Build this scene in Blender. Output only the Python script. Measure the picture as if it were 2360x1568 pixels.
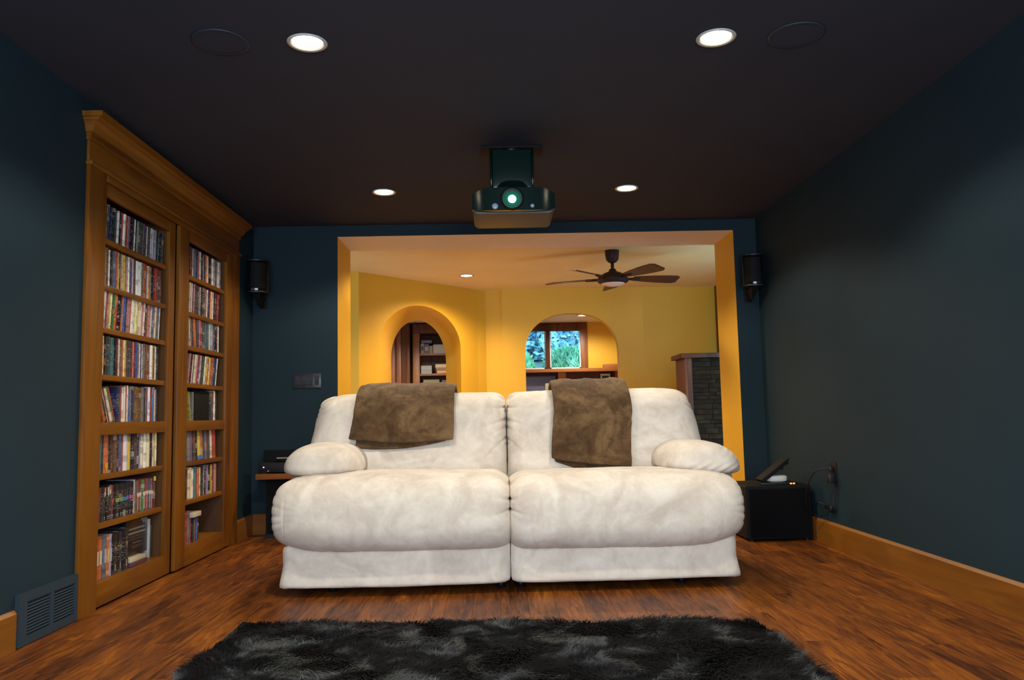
import bpy, bmesh, math, random
import numpy as np
from mathutils import Vector, Matrix, noise as mnoise
from mathutils.bvhtree import BVHTree
random.seed(7)
for o in list(bpy.data.objects): bpy.data.objects.remove(o)
S = bpy.context.scene
COL = S.collection
PI = math.pi

# ------------------------------------------------------------------ camera, exposure, world, lights' levels
CAM_F, PITCH, ROLL, YAW, CAM_H = 1832.0, 0.0939, -0.0217, 0.0199, 0.8701
def make_camera():
    cd = bpy.data.cameras.new('camera'); cd.sensor_fit = 'HORIZONTAL'; cd.sensor_width = 36.0
    cd.lens = CAM_F / 2360 * 36.0; cd.clip_start = 0.05; cd.clip_end = 200
    co = bpy.data.objects.new('camera', cd); COL.objects.link(co)
    cy, sy, cp, sp, cr, sr = math.cos(YAW), math.sin(YAW), math.cos(PITCH), math.sin(PITCH), math.cos(ROLL), math.sin(ROLL)
    right = Vector((cy, -sy, 0)); fwd = Vector((sy*cp, cy*cp, sp)); up = right.cross(fwd)
    r2 = right*cr + up*sr; u2 = up*cr - right*sr
    M = Matrix((r2, u2, -fwd)).transposed().to_4x4(); M.translation = (0, 0, CAM_H)
    co.matrix_world = M; S.camera = co
make_camera()
vs = S.view_settings
S.display_settings.display_device = 'sRGB'
vs.view_transform = 'Standard'; vs.look = 'None'; vs.gamma = 1.0; vs.use_curve_mapping = False
vs.exposure = 0.0
S.cycles.use_denoising = True
S.cycles.max_bounces = 10; S.cycles.diffuse_bounces = 6; S.cycles.glossy_bounces = 4
S.cycles.transmission_bounces = 8
S.cycles.sample_clamp_indirect = 8.0
S.cycles.caustics_reflective = False; S.cycles.caustics_refractive = False

W = bpy.data.worlds.new('world'); S.world = W; W.use_nodes = True
bg = W.node_tree.nodes['Background']; bg.inputs[0].default_value = (0.30, 0.62, 1.0, 1); bg.inputs[1].default_value = 7.0   # dusk-blue daylight outside the window

P_THEATER = 104.0      # each recessed lamp of the dark room
P_DEN = 222.0          # lamps of the yellow room
P_STUDY = 170.0        # lamps of the room with the window
SCREEN_GLOW = 12.5      # even emission of the screen behind the camera, standing in for projected light
WARM = (1.0, 0.87, 0.68)
WARM_DEN = (1.0, 0.75, 0.45)

# ------------------------------------------------------------------ room numbers (metres)
XL, XR, YB, YF, H = -1.908, 2.0995, 6.24, -0.9, 2.4
OX0, OX1, OZ = -1.245, 1.917, 2.309     # opening in the back wall
YJ = 6.79                               # rear face of the thick back wall
BBH = 0.152

# ------------------------------------------------------------------ materials
def lin(r, g, b):
    f = lambda c: ((c/255+0.055)/1.055)**2.4 if c/255 > 0.04045 else c/255/12.92
    return (f(r), f(g), f(b), 1)
def mat(name, color=(0.5, 0.5, 0.5, 1), rough=0.5, metal=0.0, spec=0.5, emit=None, estr=0.0):
    m = bpy.data.materials.new(name); m.use_nodes = True
    b = m.node_tree.nodes['Principled BSDF']
    if len(color) == 3: color = (*color, 1)
    b.inputs['Base Color'].default_value = color
    b.inputs['Roughness'].default_value = rough; b.inputs['Metallic'].default_value = metal
    b.inputs['Specular IOR Level'].default_value = spec
    if emit: b.inputs['Emission Color'].default_value = (*emit[:3], 1); b.inputs['Emission Strength'].default_value = estr
    return m
def nd(m, t, **kw):
    n = m.node_tree.nodes.new(t)
    for k, v in kw.items(): setattr(n, k, v)
    return n
def lk(m, a, b): m.node_tree.links.new(a, b)
def bsdf(m): return m.node_tree.nodes['Principled BSDF']
def ramp(m, fac, stops, interp='LINEAR'):
    r = nd(m, 'ShaderNodeValToRGB'); r.color_ramp.interpolation = interp
    e = r.color_ramp.elements
    while len(e) < len(stops): e.new(0.5)
    for i, (p, c) in enumerate(stops):
        e[i].position = p; e[i].color = (*c[:3], 1)
    lk(m, fac, r.inputs[0]); return r.outputs[0]
def noise_tex(m, vec, scale, detail=3, rough=0.5, dist=0.0):
    n = nd(m, 'ShaderNodeTexNoise'); n.inputs['Scale'].default_value = scale; n.inputs['Detail'].default_value = detail
    n.inputs['Roughness'].default_value = rough; n.inputs['Distortion'].default_value = dist
    if vec is not None: lk(m, vec, n.inputs['Vector'])
    return n.outputs[0]
def mixc(m, fac, a, b, mode='MIX'):
    x = nd(m, 'ShaderNodeMix'); x.data_type = 'RGBA'; x.blend_type = mode
    for sock, v in ((0, fac), (6, a), (7, b)):
        if hasattr(v, 'node'): lk(m, v, x.inputs[sock])
        elif sock == 0: x.inputs[0].default_value = v
        else: x.inputs[sock].default_value = (*v[:3], 1)
    return x.outputs[2]
def bump(m, h, strength=0.2, dist=0.01):
    b = nd(m, 'ShaderNodeBump'); b.inputs['Strength'].default_value = strength; b.inputs['Distance'].default_value = dist
    lk(m, h, b.inputs['Height']); lk(m, b.outputs[0], bsdf(m).inputs['Normal'])
def math_n(m, op, a, b=None):
    x = nd(m, 'ShaderNodeMath', operation=op)
    for i, v in enumerate((a, b)):
        if v is None: continue
        if hasattr(v, 'node'): lk(m, v, x.inputs[i])
        else: x.inputs[i].default_value = v
    return x.outputs[0]
def objvec(m, scale=(1, 1, 1), jitter=True):
    tc = nd(m, 'ShaderNodeTexCoord'); mp = nd(m, 'ShaderNodeMapping'); mp.inputs['Scale'].default_value = scale
    src = tc.outputs['Object']
    if jitter:
        oi = nd(m, 'ShaderNodeObjectInfo'); k = nd(m, 'ShaderNodeVectorMath', operation='SCALE')
        k.inputs[0].default_value = (13.7, 29.3, 17.9); lk(m, oi.outputs['Random'], k.inputs['Scale'])
        a = nd(m, 'ShaderNodeVectorMath', operation='ADD'); lk(m, src, a.inputs[0]); lk(m, k.outputs[0], a.inputs[1]); src = a.outputs[0]
    lk(m, src, mp.inputs['Vector']); return mp.outputs[0]
def paint(name, c, rough=0.6, bstr=0.05, spec=0.3):
    m = mat(name, c, rough, spec=spec)
    v = objvec(m, jitter=False); n = noise_tex(m, v, 1.3, 3)
    col = ramp(m, n, [(0.3, [x*0.93 for x in c[:3]]), (0.7, [x*1.05 for x in c[:3]])]); lk(m, col, bsdf(m).inputs['Base Color'])
    bump(m, noise_tex(m, v, 160, 2), bstr, 0.004); return m
def wood(name, dark, mid, light, axis='z', scale=1.0, rough=0.4, knots=True, streak=0.5, spec=0.4):
    m = mat(name, mid, rough, spec=spec)
    st = {'x': (0.09, 1, 1), 'y': (1, 0.09, 1), 'z': (1, 1, 0.09)}[axis]
    v = objvec(m, [s*scale for s in st])
    n1 = noise_tex(m, v, 14, 5, 0.6, 1.2); n2 = noise_tex(m, v, 4, 3, 0.5, 0.6)
    f = math_n(m, 'ADD', math_n(m, 'MULTIPLY', n1, streak), math_n(m, 'MULTIPLY', n2, 1-streak))
    col = ramp(m, f, [(0.34, dark), (0.5, mid), (0.66, light)])
    if knots:
        v2 = objvec(m, [s*scale for s in {'x': (0.45, 1, 1), 'y': (1, 0.45, 1), 'z': (1, 1, 0.45)}[axis]])
        vo = nd(m, 'ShaderNodeTexVoronoi'); vo.inputs['Scale'].default_value = 3.2; lk(m, v2, vo.inputs['Vector'])
        k = ramp(m, vo.outputs['Distance'], [(0.04, (1, 1, 1)), (0.13, (0, 0, 0))])
        col = mixc(m, math_n(m, 'MULTIPLY', k, 0.8), col, [d*0.45 for d in dark[:3]])
    lk(m, col, bsdf(m).inputs['Base Color'])
    bump(m, n1, 0.06, 0.003); return m

M = {}
M['wall'] = paint('slate_wall_paint', (0.0138, 0.0295, 0.0405), 0.65, spec=0.12)
M['ceil_dark'] = paint('black_ceiling_paint', (0.028, 0.030, 0.044), 0.85)
M['yellow'] = paint('ochre_wall_paint', (0.66, 0.375, 0.030), 0.5)
M['white_ceil'] = paint('white_ceiling_paint', (0.74, 0.69, 0.66), 0.6)
M['den_ceil'] = paint('bounce_tinted_ceiling_paint', (0.78, 0.57, 0.25), 0.6)  # orange bounce light is put into the colour of the white den ceiling
M['study_floor'] = paint('bounce_neutral_floor', (0.36, 0.32, 0.27), 0.9)  # unseen floor, neutral tone picked to keep the study's bounce light less orange
M['den_floor'] = paint('bounce_tan_floor', (0.42, 0.27, 0.13), 0.9)  # unseen floor, warm tan picked to bounce orange light onto the ceiling
M['floor'] = None
M['alder'] = wood('alder_wood', (0.090, 0.026, 0.0025), (0.180, 0.061, 0.0035), (0.235, 0.083, 0.005), 'z')
M['alder_y'] = wood('alder_wood_along', (0.090, 0.026, 0.0025), (0.180, 0.061, 0.0035), (0.235, 0.083, 0.005), 'y')
M['alder_x'] = wood('alder_wood_across', (0.090, 0.026, 0.0025), (0.180, 0.061, 0.0035), (0.235, 0.083, 0.005), 'x')
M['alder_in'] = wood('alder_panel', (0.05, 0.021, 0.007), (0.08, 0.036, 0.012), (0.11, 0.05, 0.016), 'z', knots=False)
M['base_y'] = wood('baseboard_wood', (0.145, 0.046, 0.005), (0.215, 0.076, 0.007), (0.26, 0.095, 0.009), 'y', knots=False)
M['base_x'] = wood('baseboard_wood_across', (0.145, 0.046, 0.005), (0.215, 0.076, 0.007), (0.26, 0.095, 0.009), 'x', knots=False)
M['darkwood'] = wood('dark_stained_wood', (0.05, 0.018, 0.008), (0.10, 0.034, 0.013), (0.16, 0.055, 0.02), 'z', knots=False, spec=0.12)
M['redwood'] = wood('reddish_wood', (0.13, 0.04, 0.012), (0.24, 0.08, 0.02), (0.33, 0.12, 0.03), 'z', knots=False)
M['redwood_x'] = wood('reddish_wood_across', (0.13, 0.04, 0.012), (0.24, 0.08, 0.02), (0.33, 0.12, 0.03), 'x', knots=False)
M['black'] = mat('black_plastic', (0.006, 0.006, 0.007), 0.4)
M['blackgloss'] = mat('black_gloss', (0.004, 0.004, 0.005), 0.12)
M['blackmatte'] = mat('black_vinyl', (0.005, 0.005, 0.006), 0.7, spec=0.2)
M['rubber'] = mat('black_cord', (0.006, 0.006, 0.007), 0.5)
M['bronze'] = mat('dark_bronze', (0.030, 0.016, 0.012), 0.55, 0.15, spec=0.25)
M['fanblade'] = wood('fan_blade_wood', (0.03, 0.010, 0.006), (0.06, 0.020, 0.010), (0.085, 0.03, 0.014), 'x', knots=False)
M['white'] = mat('white_plastic', (0.72, 0.70, 0.66), 0.4)
M['frost'] = mat('frosted_glass', (0.75, 0.62, 0.55), 0.35)
M['silver'] = mat('silver_metal', (0.55, 0.55, 0.55), 0.3, 0.9)
M['vent'] = mat('slate_vent_paint', (0.022, 0.040, 0.056), 0.5, spec=0.25)
M['ventdark'] = mat('vent_shade', (0.004, 0.005, 0.006), 0.9)
M['switch'] = mat('dark_switch', (0.022, 0.024, 0.032), 0.3)
M['lampglow'] = mat('lit_lamp', (0.9, 0.9, 0.85), 0.4, emit=(1.0, 0.86, 0.62), estr=22)
M['lampglow2'] = mat('lit_lamp_small', (0.9, 0.9, 0.85), 0.4, emit=(1.0, 0.86, 0.62), estr=12)
M['reflector'] = mat('lamp_reflector', (0.8, 0.78, 0.72), 0.25, 0.3)
M['trimring'] = mat('lamp_trim', (0.50, 0.48, 0.44), 0.5)
M['lens'] = mat('lit_lens', (0.2, 0.6, 0.5), 0.1, emit=(0.62, 1.0, 0.78), estr=30)
M['led_blue'] = mat('blue_led', (0.1, 0.1, 0.8), 0.4, emit=(0.15, 0.2, 1.0), estr=8)
M['led_orange'] = mat('orange_led', (0.8, 0.3, 0.1), 0.4, emit=(1.0, 0.25, 0.03), estr=3)
M['projbody'] = mat('projector_shell', (0.055, 0.048, 0.042), 0.45, spec=0.3)
M['projfront'] = mat('projector_front_glow_tint', (0.004, 0.015, 0.012), 0.15)  # slight green stands in for the lens glow on the black front
M['screen'] = mat('projection_screen', (0.85, 0.85, 0.85), 0.8, spec=0.1, emit=(0.72, 0.87, 1.0), estr=SCREEN_GLOW)
M['paper'] = mat('paper', (0.62, 0.55, 0.42), 0.8)
M['outlet'] = mat('brown_outlet', (0.016, 0.007, 0.006), 0.6, spec=0.2)
M['speakercone'] = mat('ceiling_grille', (0.016, 0.024, 0.036), 0.6)

# wood floor boards
def floor_mat():
    m = mat('acacia_floor', (0.2, 0.08, 0.02), 0.42, spec=0.25)
    oi = nd(m, 'ShaderNodeObjectInfo')
    v = objvec(m, (1, 0.085, 1)); n1 = noise_tex(m, v, 30, 6, 0.68, 2.2)
    v2 = objvec(m, (1, 0.22, 1)); n2 = noise_tex(m, v2, 6, 3, 0.5, 1.0)
    f = math_n(m, 'ADD', math_n(m, 'MULTIPLY', n1, 0.62), math_n(m, 'MULTIPLY', n2, 0.36))
    f = math_n(m, 'ADD', f, math_n(m, 'MULTIPLY', math_n(m, 'SUBTRACT', oi.outputs['Random'], 0.45), 0.06))
    col = ramp(m, f, [(0.36, (0.036, 0.011, 0.004)), (0.46, (0.120, 0.033, 0.006)), (0.57, (0.240, 0.070, 0.008)), (0.70, (0.42, 0.145, 0.012))])
    vo = nd(m, 'ShaderNodeTexVoronoi'); vo.inputs['Scale'].default_value = 2.6; lk(m, objvec(m, (1, 0.4, 1)), vo.inputs['Vector'])
    k = ramp(m, vo.outputs['Distance'], [(0.03, (1, 1, 1)), (0.12, (0, 0, 0))])
    col = mixc(m, math_n(m, 'MULTIPLY', k, 0.7), col, (0.02, 0.007, 0.004))
    lk(m, col, bsdf(m).inputs['Base Color']); bump(m, n1, 0.08, 0.002)
    return m
M['floor'] = floor_mat()

def suede(name, c0, c1, c2, s=5.0, sheen=0.35, bstr=0.12, dist=1.5):
    m = mat(name, c1, 0.85, spec=0.15)
    v = objvec(m, jitter=False); n = noise_tex(m, v, s, 4, 0.55, dist); n2 = noise_tex(m, v, s*4.5, 3, 0.6, 1.0)
    f = math_n(m, 'ADD', math_n(m, 'MULTIPLY', n, 0.7), math_n(m, 'MULTIPLY', n2, 0.3))
    lk(m, ramp(m, f, [(0.36, c0), (0.5, c1), (0.63, c2)]), bsdf(m).inputs['Base Color'])
    bsdf(m).inputs['Sheen Weight'].default_value = sheen; bsdf(m).inputs['Sheen Roughness'].default_value = 0.5
    bump(m, noise_tex(m, v, 28, 4, 0.6), bstr, 0.01); return m
M['suede'] = suede('cream_microsuede', (0.55, 0.475, 0.41), (0.655, 0.585, 0.51), (0.74, 0.675, 0.60), 3.6, 0.1)
M['throw'] = suede('brown_plush', (0.050, 0.026, 0.011), (0.098, 0.055, 0.024), (0.175, 0.105, 0.048), 5.0, 0.06, 0.2, 1.2)

def rug_mat():
    m = mat('shag_pile', (0.02, 0.02, 0.02), 0.9, spec=0.1)
    g = nd(m, 'ShaderNodeTexCoord'); v = g.outputs['Object']
    n = noise_tex(m, v, 5.5, 4, 0.6, 0.8)
    col = ramp(m, n, [(0.44, (0.004, 0.004, 0.005)), (0.52, (0.013, 0.014, 0.016)), (0.60, (0.058, 0.064, 0.068)), (0.70, (0.10, 0.098, 0.086))])
    lk(m, col, bsdf(m).inputs['Base Color']); return m
M['rug'] = rug_mat()

def spine_mat(name, rough, bands):
    m = mat(name, (0.5, 0.5, 0.5), rough, spec=0.5)
    oi = nd(m, 'ShaderNodeObjectInfo'); tc = nd(m, 'ShaderNodeTexCoord')
    sx = nd(m, 'ShaderNodeSeparateXYZ'); lk(m, tc.outputs['Generated'], sx.inputs[0])
    z = sx.outputs[2]
    w = math_n(m, 'ADD', math_n(m, 'MULTIPLY', z, bands), math_n(m, 'MULTIPLY', oi.outputs['Random'], 371.0))
    n = nd(m, 'ShaderNodeTexNoise'); n.noise_dimensions = '1D'; lk(m, w, n.inputs['W']); n.inputs['Scale'].default_value = 1.0; n.inputs['Detail'].default_value = 1
    w2 = math_n(m, 'ADD', math_n(m, 'MULTIPLY', z, bands*1.7), math_n(m, 'MULTIPLY', oi.outputs['Random'], 911.0))
    n2 = nd(m, 'ShaderNodeTexNoise'); n2.noise_dimensions = '1D'; lk(m, w2, n2.inputs['W']); n2.inputs['Scale'].default_value = 1.0
    mask = ramp(m, n.outputs[0], [(0.0, (0, 0, 0)), (0.60, (1, 1, 1))], 'CONSTANT')
    r7 = math_n(m, 'FRACT', math_n(m, 'MULTIPLY', oi.outputs['Random'], 7.31))
    c2 = ramp(m, r7, [(0.0, (0.02, 0.02, 0.03)), (0.22, (0.55, 0.50, 0.40)), (0.36, (0.30, 0.035, 0.02)), (0.48, (0.50, 0.22, 0.05)), (0.58, (0.05, 0.07, 0.18)), (0.7, (0.10, 0.10, 0.10)), (0.85, (0.42, 0.36, 0.30))], 'CONSTANT')
    col = mixc(m, math_n(m, 'MULTIPLY', mask, 0.42), oi.outputs['Color'], c2)
    mask2 = ramp(m, n2.outputs[0], [(0.0, (0, 0, 0)), (0.61, (1, 1, 1))], 'CONSTANT')
    col = mixc(m, math_n(m, 'MULTIPLY', mask2, 0.35), col, (0.03, 0.028, 0.03))
    ln = noise_tex(m, objvec(m, (1, 1.0, 6.0)), 6.0, 1)
    band = ramp(m, z, [(0.0, (0.5, 0.5, 0.5)), (0.14, (0, 0, 0)), (0.24, (1, 1, 1)), (0.80, (0, 0, 0))], 'CONSTANT')
    let = math_n(m, 'MULTIPLY', math_n(m, 'GREATER_THAN', ln, 0.60), band)
    inv = nd(m, 'ShaderNodeInvert'); lk(m, oi.outputs['Color'], inv.inputs['Color'])
    col = mixc(m, math_n(m, 'MULTIPLY', let, 0.18), col, inv.outputs[0])
    lk(m, col, bsdf(m).inputs['Base Color']); return m
M['case'] = spine_mat('glossy_case_sleeve', 0.12, 3.0)
M['bookcover'] = spine_mat('printed_book_cover', 0.35, 2.6)

def stone_mat():
    m = mat('dark_slate', (0.02, 0.016, 0.012), 0.9, spec=0.08)
    v = objvec(m); n = noise_tex(m, v, 9, 4)
    lk(m, ramp(m, n, [(0.35, (0.015, 0.009, 0.005)), (0.55, (0.024, 0.016, 0.008)), (0.7, (0.038, 0.026, 0.011))]), bsdf(m).inputs['Base Color'])
    bump(m, n, 0.5, 0.02); return m
M['stone'] = stone_mat()
def glass_mat():
    m = bpy.data.materials.new('window_glass'); m.use_nodes = True; nt = m.node_tree
    nt.nodes.remove(nt.nodes['Principled BSDF'])
    t = nt.nodes.new('ShaderNodeBsdfTransparent'); g = nt.nodes.new('ShaderNodeBsdfGlossy'); g.inputs['Roughness'].default_value = 0.02
    fr = nt.nodes.new('ShaderNodeFresnel'); fr.inputs[0].default_value = 1.5
    mx = nt.nodes.new('ShaderNodeMixShader'); nt.links.new(fr.outputs[0], mx.inputs[0])
    nt.links.new(t.outputs[0], mx.inputs[1]); nt.links.new(g.outputs[0], mx.inputs[2])
    nt.links.new(mx.outputs[0], nt.nodes['Material Output'].inputs[0]); return m
M['glass'] = glass_mat()
def leaf_mat(name, a, b):
    m = mat(name, a, 0.8, spec=0.1); oi = nd(m, 'ShaderNodeTexCoord')
    n = noise_tex(m, oi.outputs['Object'], 2.2, 3)
    lk(m, ramp(m, n, [(0.35, a), (0.65, b)]), bsdf(m).inputs['Base Color']); return m
M['leaf_blue'] = leaf_mat('evergreen_leaves', (0.10, 0.25, 0.32), (0.42, 0.70, 0.68))
M['leaf_green'] = leaf_mat('shrub_leaves', (0.14, 0.38, 0.22), (0.40, 0.72, 0.42))
M['soil'] = mat('soil_bank', (0.06, 0.09, 0.08), 0.9)

# ------------------------------------------------------------------ mesh helpers
ORG = {}
class MB:
    def __init__(s): s.v = []; s.f = []; s.m = []
    def add(s, verts, faces, mi=0):
        b = len(s.v); s.v += [tuple(map(float, p)) for p in verts]
        for f in faces: s.f.append([b+i for i in f]); s.m.append(mi)
        return s
    def box(s, x0, x1, y0, y1, z0, z1, mi=0):
        x0, x1 = min(x0, x1), max(x0, x1); y0, y1 = min(y0, y1), max(y0, y1); z0, z1 = min(z0, z1), max(z0, z1)
        return s.add([(x0, y0, z0), (x1, y0, z0), (x1, y1, z0), (x0, y1, z0), (x0, y0, z1), (x1, y0, z1), (x1, y1, z1), (x0, y1, z1)],
                     [(3, 2, 1, 0), (4, 5, 6, 7), (0, 1, 5, 4), (1, 2, 6, 5), (2, 3, 7, 6), (3, 0, 4, 7)], mi)
    def lathe(s, prof, c, n=24, mi=0, axis='z', cap=True):
        vs_, fs = [], []
        for (r, h) in prof:
            for k in range(n):
                a = 2*PI*k/n; p, q_ = r*math.cos(a), r*math.sin(a)
                vs_.append({'z': (c[0]+p, c[1]+q_, c[2]+h), 'y': (c[0]+p, c[1]+h, c[2]-q_), 'x': (c[0]+h, c[1]+p, c[2]+q_)}[axis])
        for i in range(len(prof)-1):
            for k in range(n):
                k2 = (k+1) % n; fs.append((i*n+k, i*n+k2, (i+1)*n+k2, (i+1)*n+k))
        if cap:
            fs.append(tuple(reversed(range(n)))); fs.append(tuple(range((len(prof)-1)*n, len(prof)*n)))
        return s.add(vs_, fs, mi)
    def prism(s, poly, axis, a, b, mi=0):
        # poly: 2-D points in the plane perpendicular to axis, extruded from a to b
        n = len(poly); vs_ = []
        for t in (a, b):
            for (p, q_) in poly: vs_.append({'x': (t, p, q_), 'y': (p, t, q_), 'z': (p, q_, t)}[axis])
        fs = [tuple(reversed(range(n))), tuple(range(n, 2*n))] + [(i, (i+1) % n, n+(i+1) % n, n+i) for i in range(n)]
        return s.add(vs_, fs, mi)
    def tube(s, pts, r, n=8, mi=0):
        pts = [Vector(p) for p in pts]; vs_, fs = [], []
        for i, p in enumerate(pts):
            d = (pts[min(i+1, len(pts)-1)] - pts[max(i-1, 0)]).normalized()
            a = d.orthogonal().normalized() if i == 0 else (pa - d*pa.dot(d)).normalized()
            pa = a; b_ = d.cross(a)
            for k in range(n):
                t = 2*PI*k/n; vs_.append(p + (a*math.cos(t)+b_*math.sin(t))*r)
        for i in range(len(pts)-1):
            for k in range(n):
                k2 = (k+1) % n; fs.append((i*n+k, i*n+k2, (i+1)*n+k2, (i+1)*n+k))
        fs.append(tuple(reversed(range(n)))); fs.append(tuple(range((len(pts)-1)*n, len(pts)*n)))
        return s.add(vs_, fs, mi)
    def build(s, name, mats, parent=None, bevel=0.0, smooth=False, seg=2, origin=None):
        if not isinstance(mats, (list, tuple)): mats = [mats]
        V = np.array(s.v)
        if parent is not None: org = ORG[parent.name]
        elif origin is not None: org = Vector(origin)
        else:
            lo, hi = V.min(0), V.max(0); org = Vector(((lo[0]+hi[0])/2, (lo[1]+hi[1])/2, lo[2]))
        me = bpy.data.meshes.new(name); me.from_pydata([tuple(p) for p in V-np.array(org)], [], s.f)
        for m_ in mats: me.materials.append(m_)
        for p, mi in zip(me.polygons, s.m): p.material_index = mi
        bm = bmesh.new(); bm.from_mesh(me)
        bmesh.ops.recalc_face_normals(bm, faces=bm.faces)
        if bevel: bmesh.ops.bevel(bm, geom=[e for e in bm.edges if len(e.link_faces) == 2 and e.calc_face_angle(0) > 0.5], offset=bevel, segments=seg, affect='EDGES', profile=0.6, clamp_overlap=True)
        bm.to_mesh(me); bm.free()
        if smooth or bevel:
            for p in me.polygons: p.use_smooth = True
            if bevel or smooth == 'auto': me.set_sharp_from_angle(angle=0.7)
        o = bpy.data.objects.new(name, me); COL.objects.link(o)
        if parent is not None: o.parent = parent
        else: o.location = org
        ORG[o.name] = org; return o
def thing(name, label, cat, loc, group=None):
    o = bpy.data.objects.new(name, None); o.empty_display_size = 0.05; COL.objects.link(o); o.location = loc
    ORG[o.name] = Vector(loc); return tag(o, label, cat, group)
def tag(o, label, cat, group=None):
    o['label'] = label; o['category'] = cat
    if group: o['group'] = group
    return o
def struct(o): o['kind'] = 'structure'; return o
def npmesh(name, V, F, mats, parent=None, smooth=True, origin=None):
    org = ORG[parent.name] if parent is not None else Vector(origin or (0, 0, 0))
    me = bpy.data.meshes.new(name); me.from_pydata((np.asarray(V)-np.array(org)).tolist(), [], [tuple(map(int, f)) for f in F])
    for m_ in (mats if isinstance(mats, (list, tuple)) else [mats]): me.materials.append(m_)
    if smooth:
        for p in me.polygons: p.use_smooth = True
    o = bpy.data.objects.new(name, me); COL.objects.link(o)
    if parent is not None: o.parent = parent
    else: o.location = org
    ORG[o.name] = org; return o
def copy_tree(o, loc, parent=None):
    c = o.copy(); COL.objects.link(c); ORG[c.name] = Vector(loc)
    if parent is None: c.location = loc
    else: c.parent = parent
    for ch in list(o.children): copy_tree(ch, loc, c)
    return c

# ================================================================== ROOM SHELL
BY0, BY1 = 3.815, 5.69                         # bookcase bay in the left wall
mb = MB()
mb.box(XL-0.5, XL, YF, BY0, 0, H).box(XL-0.5, XL, BY1, YB+0.02, 0, H).box(XL-0.5, XL, BY0, BY1, 2.085, H).box(XL-0.5, XL-0.35, BY0, BY1, 0, 2.085)
struct(mb.build('wall_left', M['wall']))
struct(MB().box(XR, XR+0.12, YF, YB+0.02, 0, H).build('wall_right', M['wall']))
struct(MB().box(XL-0.12, XR+0.12, YF-0.12, YF, 0, H).build('wall_front', M['wall']))
struct(MB().box(XL-0.12, XR+0.12, YF, YB+0.02, H, H+0.1).build('ceiling', M['ceil_dark']))
# back wall: blue face, ochre reveals, white soffit
mb = MB()
def wall_block(x0, x1, z0, z1):
    v = [(x0, YB, z0), (x1, YB, z0), (x1, YJ, z0), (x0, YJ, z0), (x0, YB, z1), (x1, YB, z1), (x1, YJ, z1), (x0, YJ, z1)]
    for f, mi in (((0, 1, 5, 4), 0), ((1, 2, 6, 5), 1), ((2, 3, 7, 6), 1), ((3, 0, 4, 7), 1), ((3, 2, 1, 0), 2), ((4, 5, 6, 7), 1)): mb.add(v, [f], mi)
wall_block(XL-0.12, OX0, 0, OZ); wall_block(OX1, XR+0.12, 0, OZ); wall_block(XL-0.12, XR+0.12, OZ, H+0.05)
struct(mb.build('wall_back', [M['wall'], M['yellow'], M['white_ceil']]))

# baseboards
def base_prof(sgn, x, top=BBH, t=0.016):
    return [(x, 0.0), (x+sgn*t, 0.0), (x+sgn*t, top-0.014), (x+sgn*0.006, top), (x, top)]
mb = MB(); mb.prism(base_prof(1, XL), 'y', YF, 3.225); mb.prism(base_prof(1, XL), 'y', 3.675-0.005, 3.672)
mb.prism(base_prof(1, XL), 'y', 5.852, YB); struct(mb.build('baseboard_left', M['base_y']))
struct(MB().prism(base_prof(-1, XR), 'y', YF, YB).build('baseboard_right', M['base_y']))
bp = [(YB, 0.0), (YB-0.016, 0.0), (YB-0.016, BBH-0.014), (YB-0.006, BBH), (YB, BBH)]
mb = MB(); mb.prism(bp, 'x', XL+0.016, OX0); mb.prism(bp, 'x', OX1, XR-0.016); struct(mb.build('baseboard_back', M['base_x']))

# floor: slab plus separate boards where the photograph shows them
fl = struct(MB().box(XL-0.5, XR+0.12, YF-0.1, 7.2, -0.12, -0.012).build('floor', M['floor'], origin=(0, 0, 0)))
PW = 0.127; GAP = 0.0004
def plank_mesh(w, l):
    b = MB().box(0, w-2*GAP, 0, l-2*GAP, -0.012, 0.0)
    o = b.build('plank', M['floor'], origin=(0, 0, 0), bevel=0.0004, seg=1); me = o.data; bpy.data.objects.remove(o); return me
FULL = plank_mesh(PW, 1.22)
nrow = int((XR-XL)/PW)+1
short_cache = {}
for i in range(nrow):
    x = XL + i*PW; w = min(PW, XR-x)
    y = 1.35 - (i*0.437 % 1.22)
    while y < 6.78:
        y0, y1 = max(y, 1.35), min(y+1.22, 6.79)
        if y1-y0 > 0.02:
            if abs(y1-y0-1.22) < 1e-4 and abs(w-PW) < 1e-4: me = FULL
            else:
                k = (round(w, 3), round(y1-y0, 2))
                if k not in short_cache: short_cache[k] = plank_mesh(k[0], k[1])
                me = short_cache[k]
            p = bpy.data.objects.new('plank', me); COL.objects.link(p); p.parent = fl; p.location = (x+GAP, y0+GAP, 0)
        y += 1.22

# ------------------------------------------------------------------ yellow den beyond the opening
struct(MB().box(-3.6, 3.1, 7.2, 9.9, -0.12, 0.0).build('floor', M['den_floor'], origin=(0, 0, 0)))
struct(MB().box(-3.6, 3.1, 9.9, 13.5, -0.12, 0.0).build('floor', M['study_floor'], origin=(0, 0, 0)))
struct(MB().box(-3.6, 3.1, YJ-0.02, 9.74, H, H+0.1).build('ceiling', M['den_ceil']))
struct(MB().box(-3.6, 3.1, 9.74, 13.42, H, H+0.1).build('ceiling', M['white_ceil']))
def flat_wall(name, pts, m, t=0.1):
    # vertical wall following plan points, thickened to its left side
    b = MB()
    for (a, c) in zip(pts[:-1], pts[1:]):
        d = Vector((c[0]-a[0], c[1]-a[1], 0)).normalized(); n = Vector((-d.y, d.x, 0))*t
        q = [(a[0], a[1]), (c[0], c[1]), (c[0]+n.x, c[1]+n.y), (a[0]+n.x, a[1]+n.y)]
        b.prism(q, 'z', 0, H)
    return struct(b.build(name, m))
flat_wall('wall_den_left', [(-2.75, YJ), (-2.75, 8.02), (-1.43, 8.27)], M['yellow'])
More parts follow.
